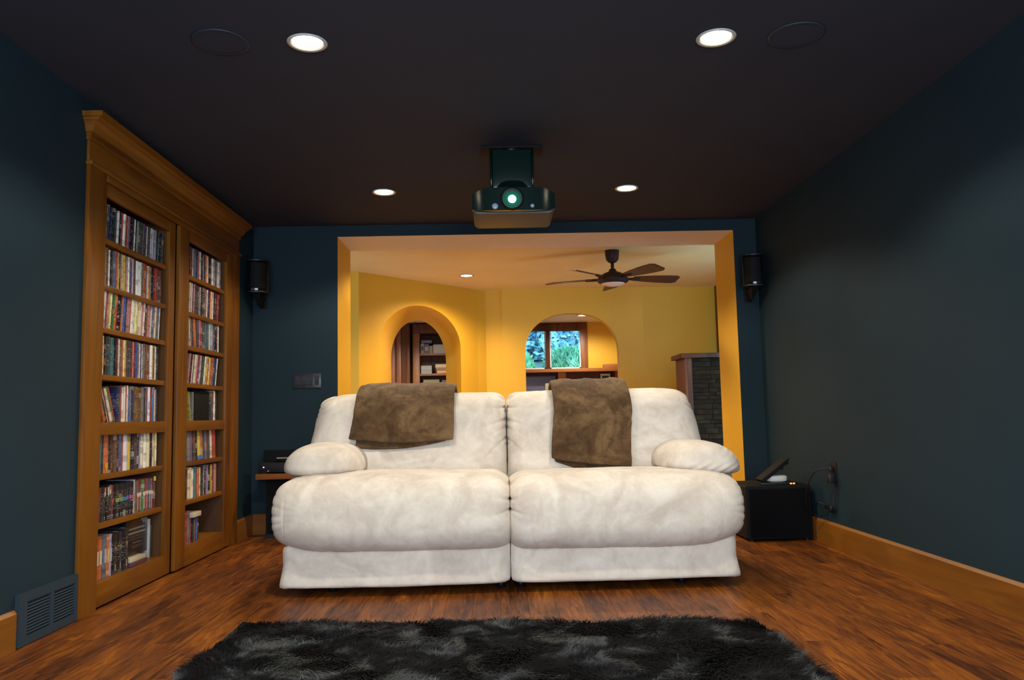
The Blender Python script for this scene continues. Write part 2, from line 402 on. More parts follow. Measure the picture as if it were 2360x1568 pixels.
flat_wall('wall_den_right', [(2.98, 9.75), (2.98, YJ)], M['yellow'])

def arch_wall(name, P0, U, length, N, depth, s0, s1, spring, top, b0, b1, bspring, btop, m, power=2.0, nseg=28):
    """wall from P0 along U with an arched passage; front arch between s0..s1, rear arch b0..b1 (distances along U)"""
    P0 = Vector(P0); U = Vector(U).normalized(); N = Vector(N).normalized()
    def arc(a, b, sp, tp):
        pts = [(a, 0.0)]; c = (a+b)/2; hw = (b-a)/2
        for k in range(nseg+1):
            t = PI - PI*k/nseg
            cx = math.copysign(abs(math.cos(t))**(2/power), math.cos(t)); sz = abs(math.sin(t))**(2/power)
            pts.append((c+hw*cx, sp+(tp-sp)*sz))
        pts.append((b, 0.0)); return pts
    F, B = arc(s0, s1, spring, top), arc(b0, b1, bspring, btop)
    at = lambda s, z, d: P0 + U*s + N*d + Vector((0, 0, z))
    mb = MB(); n = len(F)
    for (A, d, L0, L1) in ((F, 0, 0, length), (B, depth, -0.02, length+0.02)):
        V = [at(s, z, d) for s, z in A]; mb.add(V + [at(s, H, d) for s, z in A], [(i, i+1, n+i+1, n+i) for i in range(1, n-2)])
        mb.add([at(L0, 0, d), at(A[0][0], 0, d), at(A[1][0], A[1][1], d), at(A[1][0], H, d), at(L0, H, d)], [(0, 1, 2, 3, 4)])
        mb.add([at(L1, 0, d), at(A[-1][0], 0, d), at(A[-2][0], A[-2][1], d), at(A[-2][0], H, d), at(L1, H, d)], [(0, 1, 2, 3, 4)])
    V = [at(s, z, 0) for s, z in F] + [at(s, z, depth) for s, z in B]
    mb.add(V, [(i, i+1, n+i+1, n+i) for i in range(n-1)])
    bm_o = mb.build(name, m, origin=tuple(P0)); 
    for p in bm_o.data.polygons: p.use_smooth = True
    bm_o.data.set_sharp_from_angle(angle=0.6)
    return struct(bm_o)
uA = Vector((1.2, 1.33, 0)).normalized(); nA = Vector((-uA.y, uA.x, 0))
arch_wall('wall_angled', (-1.43, 8.27, 0), uA, 1.79, nA, 0.50, 0.28, 1.505, 1.66, 2.12, 0.86, 1.745, 1.56, 2.03, M['yellow'])
flat_wall('wall_den_corner', [(-0.235, 9.60), (-0.125, 9.70), (0.083, 9.62)], M['yellow'], 0.12)
arch_wall('wall_far', (0.075, 9.60, 0), (1, 0, 0), 1.72, (0, 1, 0), 0.14, 0.275, 1.41, 1.60, 2.09, 0.275, 1.41, 1.60, 2.09, M['yellow'], power=2.25)
flat_wall('wall_far_right', [(1.79, 9.60), (2.98, 9.72)], M['yellow'])
struct(MB().box(2.71, 2.77, 9.60, 9.672, 1.38, H).box(2.77, 2.96, 9.63, 9.685, 0.0, 2.12).build('trim_1', M['darkwood']))

# stone clad half wall with wooden cap on the right of the den
st = thing('stone_half_wall', 'dark stacked stone half wall with wooden cap in the yellow room', 'half wall', (2.25, 8.2, 0))
MB().box(1.96, 2.62, 8.03, 8.40, 0, 1.40).build('core', M['stone'], st)
MB().box(1.86, 2.68, 7.965, 8.44, 1.405, 1.452).build('cap', M['darkwood'], st, bevel=0.006)
MB().box(1.90, 1.925, 7.995, 8.40, 0, 1.405).build('corner_board', M['darkwood'], st, bevel=0.003)
MB().box(1.925, 1.975, 8.00, 8.06, 0, 1.405).build('corner_board', M['darkwood'], st, bevel=0.003)
rs = random.Random(3); z = 0.55; stone_meshes = []
while z < 1.39:
    hgt = min(rs.choice([0.035, 0.045, 0.055]), 1.403-z); x = 1.977
    while x < 2.60:
        w = rs.uniform(0.11, 0.24); x1 = min(x+w, 2.62); d = rs.uniform(0.006, 0.014)
        MB().box(x+0.0015, x1-0.0015, 8.03-d, 8.04, z+0.0015, z+hgt-0.0015).build('ledger_stone', M['stone'], st, bevel=0.002, seg=1)
        x = x1
    z += hgt
MB().box(1.977, 2.62, 8.02, 8.04, 0, 0.55).build('lower_stone', M['stone'], st)

# ------------------------------------------------------------------ study beyond the arches
flat_wall('wall_study_left', [(-3.3, 8.3), (-3.3, 13.3)], M['yellow'])
flat_wall('wall_study_right', [(2.6, 13.3), (2.6, 9.74)], M['yellow'])
WX0, WX1, WZ0, WZ1 = -0.20, 1.42, 1.625, 2.285
mb = MB()
mb.box(-3.4, WX0, 13.3, 13.42, 0, H).box(WX1, 2.7, 13.3, 13.42, 0, H).box(WX0, WX1, 13.3, 13.42, 0, WZ0).box(WX0, WX1, 13.3, 13.42, WZ1, H)
struct(mb.build('wall_window', M['yellow']))
wn = bpy.data.objects.new('window_1', None); COL.objects.link(wn); wn.location = (0.6, 13.3, WZ0); ORG[wn.name] = Vector(wn.location); struct(wn)
MB().box(WX0-0.1, WX1+0.11, 13.255, 13.31, WZ1-0.01, H-0.003).build('casing_top', M['darkwood'], wn, bevel=0.004)
MB().box(WX1-0.005, WX1+0.11, 13.255, 13.31, WZ0-0.02, WZ1-0.01).build('casing_side', M['redwood'], wn, bevel=0.004)
MB().box(WX0-0.1, WX0+0.005, 13.255, 13.31, WZ0-0.02, WZ1-0.01).build('casing_side', M['redwood'], wn, bevel=0.004)
MX = 0.865
MB().box(MX-0.032, MX+0.032, 13.28, 13.40, WZ0, WZ1).build('mullion', M['darkwood'], wn, bevel=0.003)
for (a, b) in ((WX0, MX-0.032), (MX+0.032, WX1)):
    f = MB(); t = 0.022
    f.box(a, b, 13.34, 13.37, WZ0, WZ0+t).box(a, b, 13.34, 13.37, WZ1-t, WZ1, 1).box(a, a+t, 13.34, 13.37, WZ0, WZ1).box(b-t, b, 13.34, 13.37, WZ0, WZ1)
    s_ = f.build('sash', [M['white'], M['darkwood']], wn)
    MB().box(a+t*0.6, b-t*0.6, 13.352, 13.356, WZ0+t*0.6, WZ1-t*0.6).build('pane', M['glass'], s_)

# hillside outside the window: bank and single shrubs, leaves of each as one part
bank = MB(); 
bank.add([(-6, 13.45, 1.2), (8, 13.45, 1.2), (8, 22, 3.2), (-6, 22, 3.2)], [(0, 1, 2, 3)])
tag(bank.build('hillside', M['soil']), 'shaded soil bank rising outside the study window', 'hillside')
def shrub(name, label, x, y, z, r, h, m, n, seed, blade=False):
    t = thing(name, label, 'bush', (x, y, z)); rr = np.random.RandomState(seed)
    V, F = [], []
    for i in range(n):
        th = rr.rand()*2*PI; ph = math.acos(rr.uniform(-0.1, 1)); q = rr.uniform(0.55, 1)
        c = np.array([x+r*q*math.sin(ph)*math.cos(th), y+r*q*math.sin(ph)*math.sin(th)*0.7, z+0.1+h*q*math.cos(ph)])
        if blade: d = np.array([rr.uniform(-.8, .8), rr.uniform(-.6, 0.2), 0.8]); L = rr.uniform(.16, .30); wd = .03
        else: d = rr.normal(size=3); L = rr.uniform(.10, .22); wd = .07
        d /= np.linalg.norm(d); s = np.cross(d, rr.normal(size=3)); s /= np.linalg.norm(s)
        b = len(V); V += [c-d*L/2, c+s*wd, c+d*L/2, c-s*wd]; F.append((b, b+1, b+2, b+3))
    lv = npmesh('foliage', V, F, m, t, smooth=False); lv['kind'] = 'stuff'
    MB().tube([(x, y, z-0.15), (x+.02, y, z+h*0.6)], 0.05, 6).build('stem', M['soil'], t)
for k, (x, y, z, r, h, kind, lab) in enumerate([
        (-0.75, 17.2, 2.05, 0.80, 1.3, 0, 'blue green evergreen seen through left window pane, leftmost'),
        (0.88, 17.2, 2.05, 0.80, 1.4, 0, 'blue green evergreen beyond the dark window mullion'),
        (2.5, 17.2, 2.05, 0.8, 1.4, 0, 'blue green evergreen seen through right side of window'),
        (0.25, 15.1, 1.56, 0.50, 0.40, 1, 'bright green feathery bush low behind the left window pane'),
        (1.35, 15.1, 1.56, 0.50, 0.44, 1, 'bright green feathery bush low behind the right window pane')]):
    shrub('evergreen_shrub' if kind == 0 else 'feathery_shrub', lab, x, y, z, r, h, M['leaf_blue'] if kind == 0 else M['leaf_green'], 4200 if kind == 0 else 2600, 50+k, kind == 1)

# low hutch under the window
hu = thing('wooden_hutch', 'long reddish wooden hutch with open bays under the study window', 'hutch', (1.1, 13.1, 0))
MB().box(0.05, 2.10, 12.86, 13.25, 1.545, 1.60).build('top_board', M['redwood_x'], hu, bevel=0.004)
MB().box(0.05, 2.10, 13.20, 13.25, 0.9, 1.545).build('back_panel', M['darkwood'], hu)
for x in (0.05, 0.995, 1.93):
    MB().prism([(12.90, 1.545), (13.2, 1.545), (13.2, 0.9), (12.96, 0.9), (12.96, 1.40)], 'x', x, x+0.13).build('upright', M['redwood'], hu, bevel=0.003)
MB().box(0.05, 2.10, 12.6, 13.25, 0.84, 0.90).build('desk_board', M['redwood_x'], hu, bevel=0.004)
for x in (0.06, 2.03): MB().box(x, x+0.06, 12.65, 13.24, 0, 0.84).build('side_panel', M['redwood'], hu)
mon = thing('monitor', 'blue grey flat screen in left bay of the hutch under the window', 'monitor', (0.6, 13.0, 0.9))
MB().box(0.28, 0.955, 13.0, 13.04, 1.02, 1.49).build('screen', mat('grey_blue_panel', (0.10, 0.10, 0.16), 0.4), mon, bevel=0.006)
MB().box(0.52, 0.72, 12.95, 13.10, 0.9, 0.915).box(0.6, 0.64, 13.01, 13.03, 0.915, 1.03).build('stand', M['black'], mon)
tag(MB().box(0.775, 0.87, 12.84, 12.90, 0.9, 1.365).build('desk_organizer', mat('beige_box', (0.42, 0.33, 0.20), 0.6), bevel=0.01), 'small beige upright box in front of the blue grey screen', 'box')
pf = thing('framed_print', 'small framed picture standing in right bay of the hutch', 'picture frame', (1.78, 13.05, 0.9))
MB().box(1.70, 1.86, 13.02, 13.04, 1.22, 1.51).build('frame', M['paper'], pf, bevel=0.004)
MB().box(1.725, 1.835, 13.012, 13.02, 1.25, 1.475).build('picture', leaf_mat('dark_green_print', (0.01, 0.02, 0.03), (0.08, 0.20, 0.18)), pf)
MB().box(1.74, 1.82, 13.0, 13.1, 0.9, 1.22).build('support', M['darkwood'], pf)
tag(MB().box(1.76, 2.06, 12.95, 13.18, 1.602, 1.665).build('wooden_box', M['redwood_x'], bevel=0.006), 'flat reddish wooden box on right end of the hutch top', 'box')

# built-in shelves and panelled cupboard seen through the left arch
bs = thing('built_in_shelf', 'dark reddish built-in shelf unit seen through the left arch', 'shelf', (-0.95, 13.0, 0))
MB().box(-1.36, -1.25, 12.9, 13.28, 0, 2.22).build('side_post', M['redwood'], bs, bevel=0.004)
MB().box(-0.60, -0.50, 12.9, 13.28, 0, 2.22).build('side_post', M['redwood'], bs, bevel=0.004)
MB().box(-1.36, -0.50, 12.88, 13.28, 2.22, 2.375).build('header', M['darkwood'], bs, bevel=0.004)
MB().box(-1.25, -0.60, 13.25, 13.28, 0, 2.22).build('back_panel', M['darkwood'], bs)
for z in (1.862, 1.53, 1.20, 0.8): MB().box(-1.25, -0.60, 12.92, 13.25, z, z+0.035).build('shelf', M['redwood_x'], bs, bevel=0.003)
cp = thing('panelled_cupboard', 'tall panelled wooden cupboard left of the shelves behind left arch', 'cupboard', (-1.7, 12.6, 0))
MB().box(-2.2, -1.40, 12.75, 13.28, 0, 2.375).build('body', M['darkwood'], cp)
for (x0, x1, d, mm) in ((-2.16, -1.98, 0.03, 'redwood'), (-1.95, -1.77, 0.03, 'redwood'), (-1.74, -1.63, 0.02, 'redwood'), (-1.60, -1.53, 0.035, 'redwood'), (-1.445, -1.39, 0.035, 'darkwood')):
    MB().box(x0, x1, 12.75-d, 12.76, 0.05, 2.36).build('panel', M[mm], cp, bevel=0.006)
def gbox(x0, x1, z0, z1, y0, c, label, name='game_box', stripe=None):
    mm = mat(name, c, 0.5)
    b = MB().box(x0, x1, y0, 13.2, z0, z1)
    if stripe: b.box(x0+0.01, x1-0.01, y0-0.002, y0, z0+(z1-z0)*0.3, z0+(z1-z0)*0.7, 1)
    tag(b.build(name, [mm, mat('print', stripe or c, 0.5)]), label, 'box', 'games and boxes on the shelves behind the left arch')
gbox(-1.235, -1.18, 1.898, 2.06, 12.95, (0.25, 0.22, 0.18), 'grey upright box at left end of the top shelf behind arch', stripe=(0.03, 0.03, 0.03))
gbox(-1.175, -1.10, 1.898, 2.05, 12.95, (0.12, 0.10, 0.09), 'dark upright box second on the top shelf behind arch', stripe=(0.35, 0.3, 0.25))
gbox(-1.095, -1.04, 1.898, 2.02, 12.95, (0.30, 0.24, 0.16), 'tan upright box beside the long pale box behind arch')
gbox(-1.23, -1.05, 2.062, 2.12, 12.97, (0.05, 0.04, 0.05), 'flat dark box lying on the upright boxes behind arch', stripe=(0.2, 0.2, 0.25))
gbox(-1.03, -0.62, 1.898, 2.04, 12.95, (0.46, 0.43, 0.38), 'long pale grey box on the top shelf behind arch')
gbox(-1.235, -1.06, 1.566, 1.63, 12.97, (0.30, 0.29, 0.26), 'lower pale grey flat box on the middle shelf behind arch')
gbox(-1.235, -1.06, 1.632, 1.70, 12.97, (0.36, 0.35, 0.31), 'upper pale grey flat box on the middle shelf behind arch')
gbox(-0.98, -0.66, 1.566, 1.62, 12.96, (0.55, 0.14, 0.02), 'orange flat game box under the two others behind arch', stripe=(0.6, 0.5, 0.35))
gbox(-0.99, -0.66, 1.622, 1.66, 12.96, (0.25, 0.17, 0.08), 'brown flat game box between the two others behind arch')
gbox(-1.00, -0.64, 1.662, 1.72, 12.96, (0.55, 0.40, 0.14), 'yellow printed game box topmost of its stack behind arch', stripe=(0.6, 0.5, 0.5))
gbox(-1.20, -0.94, 1.237, 1.47, 12.97, (0.20, 0.17, 0.08), 'square olive game box on the lowest visible shelf behind arch', stripe=(0.3, 0.26, 0.05))
gbox(-0.90, -0.63, 1.237, 1.46, 12.97, (0.10, 0.05, 0.05), 'square maroon game box on the lowest visible shelf behind arch', stripe=(0.42, 0.35, 0.40))

# ================================================================== LAMPS
def can_light(loc, label, group, power, tint=WARM, r=0.066, glow='lampglow', cone=142, blend=0.32, name='recessed_light'):
    t = thing(name, label, 'ceiling light', loc, group); x, y, z = loc
    MB().lathe([(r, 0.0), (r+0.012, -0.001), (r+0.016, -0.005), (r+0.010, -0.009), (r, -0.006)], loc, 32, cap=False).build('trim_ring', M['trimring'], t, smooth=True)
    MB().lathe([(r*0.15, -0.007), (r*0.60, -0.0065), (r*0.88, -0.0035), (r*0.985, 0.0015)], loc, 32).build('bulb', M[glow], t, smooth=True)
    ld = bpy.data.lights.new('lamp', 'SPOT'); ld.energy = power; ld.color = tint; ld.spot_size = math.radians(cone); ld.spot_blend = blend; ld.shadow_soft_size = 0.05
    lo = bpy.data.objects.new('lamp', ld); COL.objects.link(lo); lo.parent = t; lo.location = (0, 0, -0.015)
    return t
for (x, y, lab) in ((-0.745, 3.122, 'lit recessed ceiling light nearest the camera, left one'), (0.928, 3.122, 'lit recessed ceiling light nearest the camera, right one'),
                    (-0.743, 5.30, 'lit recessed ceiling light left of the projector'), (0.912, 5.30, 'lit recessed ceiling light right of the projector'),
                    (-0.744, 0.94, 'recessed ceiling light behind the camera, left one'), (0.93, 0.94, 'recessed ceiling light behind the camera, right one')):

    can_light((x, y, H), lab, 'recessed lights in the black ceiling', P_THEATER)
can_light((-0.311, 8.596, H), 'lit recessed light in the yellow room ceiling by the left arch', 'recessed lights in the pale ceilings', P_DEN*1.15, WARM_DEN, glow='lampglow2', cone=150, blend=0.8)
can_light((-0.6, 7.02, H), 'added unseen recessed light behind the header, left one', 'recessed lights in the pale ceilings', P_DEN*0.33, WARM_DEN, glow='lampglow2')  # added lamp out of view, brightens the den
can_light((0.4, 7.02, H), 'added unseen recessed light behind the header, right one', 'recessed lights in the pale ceilings', P_DEN*0.50, WARM_DEN, glow='lampglow2')  # added lamp out of view, lights the jambs and the far wall
can_light((1.356, 12.34, H), 'lit recessed light seen through the right arch', 'recessed lights in the pale ceilings', P_STUDY, (1.0, 0.93, 0.82), r=0.075, glow='lampglow2', cone=165, blend=0.5)
can_light((-1.3, 11.2, H), 'added unseen recessed light in the study behind the left arch', 'recessed lights in the pale ceilings', P_STUDY*1.6, (1.0, 0.90, 0.75), glow='lampglow2', cone=160, blend=0.5)  # added lamp out of view, brightens the cupboard and shelves

# flush ceiling speakers
for (x, lab) in ((1.255, 'round black flush ceiling speaker right of the right front light'), (-1.09, 'round black flush ceiling speaker left of the left front light')):
    t = thing('ceiling_speaker', lab, 'speaker', (x, 3.11, H), 'flush ceiling speakers')
    MB().lathe([(0.098, -0.0005), (0.112, -0.0005), (0.114, -0.004), (0.108, -0.007), (0.098, -0.005)], (x, 3.11, H), 40, cap=False).build('rim', M['speakercone'], t, smooth=True)
    MB().lathe([(0.02, -0.0035), (0.099, -0.0035), (0.099, -0.001)], (x, 3.11, H), 40).build('grille', M['ceil_dark'], t)

# projection screen on the front wall (its fabric emits the cool fill itself; no projector beam)
sc = thing('projection_screen', 'large self-glowing projection screen on the front wall behind the camera', 'screen', (0.1, YF, 0.4))
MB().box(-1.41, 1.61, YF+0.002, YF+0.03, 0.40, 2.13).build('frame', M['black'], sc, bevel=0.004)
MB().box(-1.35, 1.55, YF+0.03, YF+0.034, 0.46, 2.07).build('fabric', M['screen'], sc)

# ceiling projector
PX, PYF, PYB = 0.108, 4.20, 4.56
pj = thing('projector', 'dark glossy ceiling projector with a lit greenish lens', 'projector', (PX, 4.4, 1.95))
def rrect(hw, z0, z1, top_in, r=0.03, n=4):
    # front outline of the case, chamfered upper corners
    pts = []
    for (cx, cz, a0) in ((hw-r, z0+r, -90), (-hw+r, z0+r, 180)):
        pts += [(PX+cx+r*math.cos(math.radians(a0+90*k/n)), cz+r*math.sin(math.radians(a0+90*k/n))) for k in range(n+1)]
    a, b = pts[:n+1], pts[n+1:]
    return a + [(PX+hw, z1-0.03), (PX+hw-top_in, z1), (PX-hw+top_in, z1), (PX-hw, z1-0.03)] + b
MB().prism(rrect(0.222, 1.955, 2.085, 0.05), 'y', PYF+0.02, PYB).build('case', M['projbody'], pj, bevel=0.008)
fp = MB(); n = 16
top, bot = 2.088, 1.962
pts = []
for k in range(n+1):
    u = -1+2*k/n; pts.append((PX+0.224*u, PYF-0.03*(1-abs(u)**3)))
V = [(x, y, bot+0.012*abs((x-PX)/0.224)**4) for x, y in pts] + [(x, y, top-0.03*max(0, abs((x-PX)/0.224)-0.72)/0.28) for x, y in pts]
V += [(x, PYF+0.03, z) for (x, y, z) in V]
m_ = n+1; F = []
for k in range(n):
    F += [(k, k+1, m_+k+1, m_+k), (2*m_+k+1, 2*m_+k, 3*m_+k, 3*m_+k+1), (m_+k, m_+k+1, 3*m_+k+1, 3*m_+k), (k+1, k, 2*m_+k, 2*m_+k+1)]
F += [(0, m_, 3*m_, 2*m_), (m_-1, 2*m_-1, 4*m_-1, 3*m_-1)]
fp.add(V, F).build('front_panel', M['projfront'], pj, smooth='auto')
LZ = 2.022
MB().lathe([(0.062, 0.0), (0.062, -0.022), (0.055, -0.026), (0.050, -0.02), (0.046, -0.004)], (PX-0.008, PYF-0.026, LZ), 32, axis='y', cap=False).build('lens_ring', M['blackmatte'], pj, smooth=True)
MB().lathe([(0.047, -0.004), (0.047, -0.006)], (PX-0.008, PYF-0.026, LZ), 32, axis='y').build('lens', mat('green_lens_glass', (0.01, 0.10, 0.07), 0.05, emit=(0.05, 0.5, 0.3), estr=0.05), pj)
MB().lathe([(0.021, -0.007), (0.016, -0.012), (0.004, -0.014)], (PX-0.008, PYF-0.026, LZ), 24, axis='y').build('lit_core', M['lens'], pj, smooth=True)
MB().lathe([(0.19, 0.0), (0.16, 0.02), (0.10, 0.055), (0.07, 0.09)], (PX, 4.40, 2.083), 24).build('top_cover', M['projfront'], pj, smooth='auto')
MB().box(PX-0.175, PX+0.175, 4.40, 4.56, 2.385, 2.399).build('ceiling_plate', M['blackmatte'], pj, bevel=0.003)
MB().lathe([(0.05, 0), (0.05, 0.02)], (PX, 4.45, 2.368), 24).build('flange', M['black'], pj, bevel=0.003)
for dx in (-0.118, 0.118): MB().tube([(PX+dx, 4.43, 2.08), (PX+dx, 4.43, 2.39)], 0.008, 8).build('rod', M['projfront'], pj, smooth=True)
MB().box(PX-0.11, PX+0.11, 4.39, 4.47, 2.15, 2.37).build('bracket', M['projfront'], pj, bevel=0.006)
for (dx, w) in ((-0.10, 0.035), (0.10, 0.022)): MB().lathe([(w*0.5, 0), (w*0.45, -0.004), (w*0.2, -0.006)], (PX+dx, PYF-0.026, 1.985), 16, axis='y').build('painted_glint', mat('glint_blue', (0.35, 0.38, 0.5), 0.1), pj, smooth=True)  # pale discs stand in for bluish highlights on the glossy front
# ceiling fan
FX, FY = 1.112, 7.40
fan = thing('ceiling_fan', 'dark bronze five-blade ceiling fan with white bowl in the yellow room', 'ceiling fan', (FX, FY, 2.06))
MB().lathe([(0.035, -0.115), (0.058, -0.09), (0.066, -0.04), (0.066, -0.001)], (FX, FY, H), 28).build('canopy', M['bronze'], fan, smooth='auto')
MB().tube([(FX, FY, 2.19), (FX, FY, 2.30)], 0.016, 12).build('downrod', M['bronze'], fan, smooth=True)
MB().lathe([(0.115, 0.0), (0.138, 0.012), (0.15, 0.03), (0.15, 0.045), (0.125, 0.075), (0.08, 0.10), (0.04, 0.115), (0.028, 0.14)], (FX, FY, 2.082), 36).build('motor_housing', M['bronze'], fan, smooth='auto')
MB().lathe([(0.01, -0.024), (0.06, -0.020), (0.10, -0.008), (0.118, 0.004)], (FX, FY, 2.082), 32).build('light_bowl', M['frost'], fan, smooth=True)
def blade_mesh(th):
    b = MB(); n = 12; prof = []
    for k in range(n+1):
        r = 0.20+0.46*k/n; w = 0.038+0.040*math.sin(min(1, k/n*1.15)*PI/2)
        if k == n: w *= 0.72
        prof.append((r, w))
    ct, st_ = math.cos(th), math.sin(th); V = []
    for dz in (0.004, -0.004):
        for (r, w) in prof:
            for s in (-1, 1):
                tilt = -s*w*0.26
                V.append((FX+r*ct-s*w*st_, FY+r*st_+s*w*ct, 2.135+tilt+dz))
    N = 2*(n+1); F = []
    for k in range(n):
        a = 2*k; F += [(a, a+2, a+3, a+1), (N+a+1, N+a+3, N+a+2, N+a), (a, N+a, N+a+2, a+2), (a+1, a+3, N+a+3, N+a+1)]
    F += [(0, 1, N+1, N), (2*n+1, 2*n, N+2*n, N+2*n+1)]
    return b.add(V, F)
for k in range(5):
    th = math.radians(-60+72*k)
    bl = blade_mesh(th).build('blade', M['fanblade'], fan)
    MB().tube([(FX+0.12*math.cos(th), FY+0.12*math.sin(th), 2.128), (FX+0.27*math.cos(th), FY+0.27*math.sin(th), 2.132)], 0.013, 8).build('blade_arm', M['bronze'], bl, smooth=True)

# ================================================================== BOOKCASES
XP = -1.888                                   # front plane of the face frames
fr = thing('bookcase_surround', 'alder bookcase surround with crown moulding on the left wall', 'bookcase surround', (XL, 4.76, 0))
MB().box(XL+0.0005, XP, 3.672, 3.838, 0.0, 2.085).build('casing', M['alder'], fr, bevel=0.003)
MB().box(XL+0.0005, XP, 5.68, 5.85, 0.0, 2.085).build('casing', M['alder'], fr, bevel=0.003)
MB().box(XL+0.0005, XP-0.006, 3.672, 5.85, 2.10, 2.215).build('frieze', M['alder_y'], fr, bevel=0.002)
MB().box(XL+0.0005, XP+0.013, 3.662, 5.86, 2.083, 2.103).build('bead', M['alder_y'], fr, bevel=0.006, seg=3)
MB().box(XL+0.0005, XP+0.004, 3.838, 5.68, 2.050, 2.083).build('head_strip', M['alder_y'], fr, bevel=0.003)
crown_p = [(0.0, 2.205), (0.008, 2.205), (0.012, 2.218), (0.012, 2.236), (0.022, 2.240), (0.028, 2.250), (0.036, 2.266), (0.050, 2.282), (0.062, 2.290), (0.066, 2.300), (0.080, 2.302), (0.082, 2.326), (0.0, 2.326)]
def crown():
    # profile swept round three sides with mitred returns
    b = MB(); base = [(XL+0.0005, 3.672), (XP-0.008, 3.672), (XP-0.008, 5.85), (XL+0.0005, 5.85)]; off = [(0, -0.6), (1, -0.6), (1, 0.6), (0, 0.6)]
    n = len(crown_p); V = []
    for (x, y), (ox, oy) in zip(base, off):
        for (d, z) in crown_p: V.append((x+ox*d, y+oy*d, z))
    F = []
    for s in range(3):
        for k in range(n): F.append((s*n+k, s*n+(k+1) % n, (s+1)*n+(k+1) % n, (s+1)*n+k))
    F += [tuple(range(n)), tuple(reversed(range(3*n, 4*n)))]
    return b.add(V, F)
crown().build('crown_moulding', M['alder_y'], fr)

SHELF_Z = [1.768, 1.5375, 1.326, 1.095, 0.613, 0.381]     # mid height of front edges, between the rails
def unit(name, label, ya, yb, st_l, st_r, dx):
    u = thing(name, label, 'bookcase', (XL, (ya+yb)/2, 0)); xp = XP+dx
    ia, ib = ya+st_l, yb-st_r
    if st_l > 0.02: MB().box(xp-0.022, xp, ya, ia, 0.012, 2.048).build('stile', M['alder'], u, bevel=0.003)
    MB().box(xp-0.022, xp, ib, yb, 0.012, 2.048).build('stile', M['alder'], u, bevel=0.003)
    MB().box(xp-0.022, xp-0.001, ia, ib, 1.985, 2.048).build('top_rail', M['alder_y'], u, bevel=0.002)
    MB().box(xp-0.022, xp-0.001, ia, ib, 0.815, 0.877).build('middle_rail', M['alder_y'], u, bevel=0.002)
    MB().box(xp-0.022, xp-0.001, ia, ib, 0.010, 0.120).build('bottom_rail', M['alder_y'], u, bevel=0.002)
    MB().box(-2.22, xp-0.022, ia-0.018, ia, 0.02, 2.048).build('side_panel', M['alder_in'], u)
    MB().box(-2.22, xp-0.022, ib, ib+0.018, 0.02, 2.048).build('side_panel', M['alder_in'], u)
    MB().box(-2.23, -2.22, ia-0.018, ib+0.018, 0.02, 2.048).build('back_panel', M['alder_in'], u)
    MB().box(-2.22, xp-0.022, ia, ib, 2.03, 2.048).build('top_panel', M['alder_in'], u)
    for z in SHELF_Z: MB().box(-2.22, xp-0.014, ia+0.001, ib-0.001, z-0.0135, z+0.0135).build('shelf', M['alder_y'], u, bevel=0.0025)
    MB().box(-2.22, xp-0.022, ia, ib, 0.855, 0.877).build('fixed_shelf', M['alder_y'], u)
    MB().box(-2.22, xp-0.022, ia, ib, 0.10, 0.120).build('bottom_panel', M['alder_y'], u)
    return ia, ib
L0, L1 = unit('bookcase', 'left alder bookcase of the pair, nearer the camera, full of discs and books', 3.8395, 4.70, 0.004, 0.082, -0.012)
R0, R1 = unit('bookcase', 'right alder bookcase of the pair, farther from the camera, by the corner', 4.727, 5.672, 0.148, 0.118, 0.004)

PAL = {'k': ('black', (0.014, 0.014, 0.016)), 'd': ('dark grey', (0.055, 0.052, 0.05)), 'g': ('grey', (0.17, 0.17, 0.155)), 's': ('slate grey', (0.10, 0.12, 0.16)),
       'w': ('white', (0.78, 0.72, 0.66)), 'c': ('cream', (0.72, 0.60, 0.42)), 'r': ('red', (0.33, 0.035, 0.025)), 'o': ('orange', (0.52, 0.13, 0.03)),
       'y': ('yellow', (0.55, 0.42, 0.06)), 'b': ('blue', (0.05, 0.10, 0.30)), 'n': ('navy', (0.018, 0.025, 0.075)), 'p': ('purple', (0.14, 0.085, 0.17)),
       't': ('teal', (0.05, 0.16, 0.165)), 'e': ('green', (0.05, 0.15, 0.05)), 'm': ('maroon', (0.13, 0.028, 0.03)), 'f': ('pink', (0.45, 0.20, 0.20)),
       'u': ('brown', (0.16, 0.075, 0.035)), 'l': ('lavender grey', (0.33, 0.31, 0.38))}
ORD = ['first', 'second', 'third', 'fourth', 'fifth', 'sixth', 'seventh', 'eighth', 'ninth', 'tenth']
def ordinal(i):
    if i < 10: return ORD[i]
    n = i+1; return '%d%s' % (n, 'th' if 10 <= n % 100 <= 20 else {1: 'st', 2: 'nd', 3: 'rd'}.get(n % 10, 'th'))
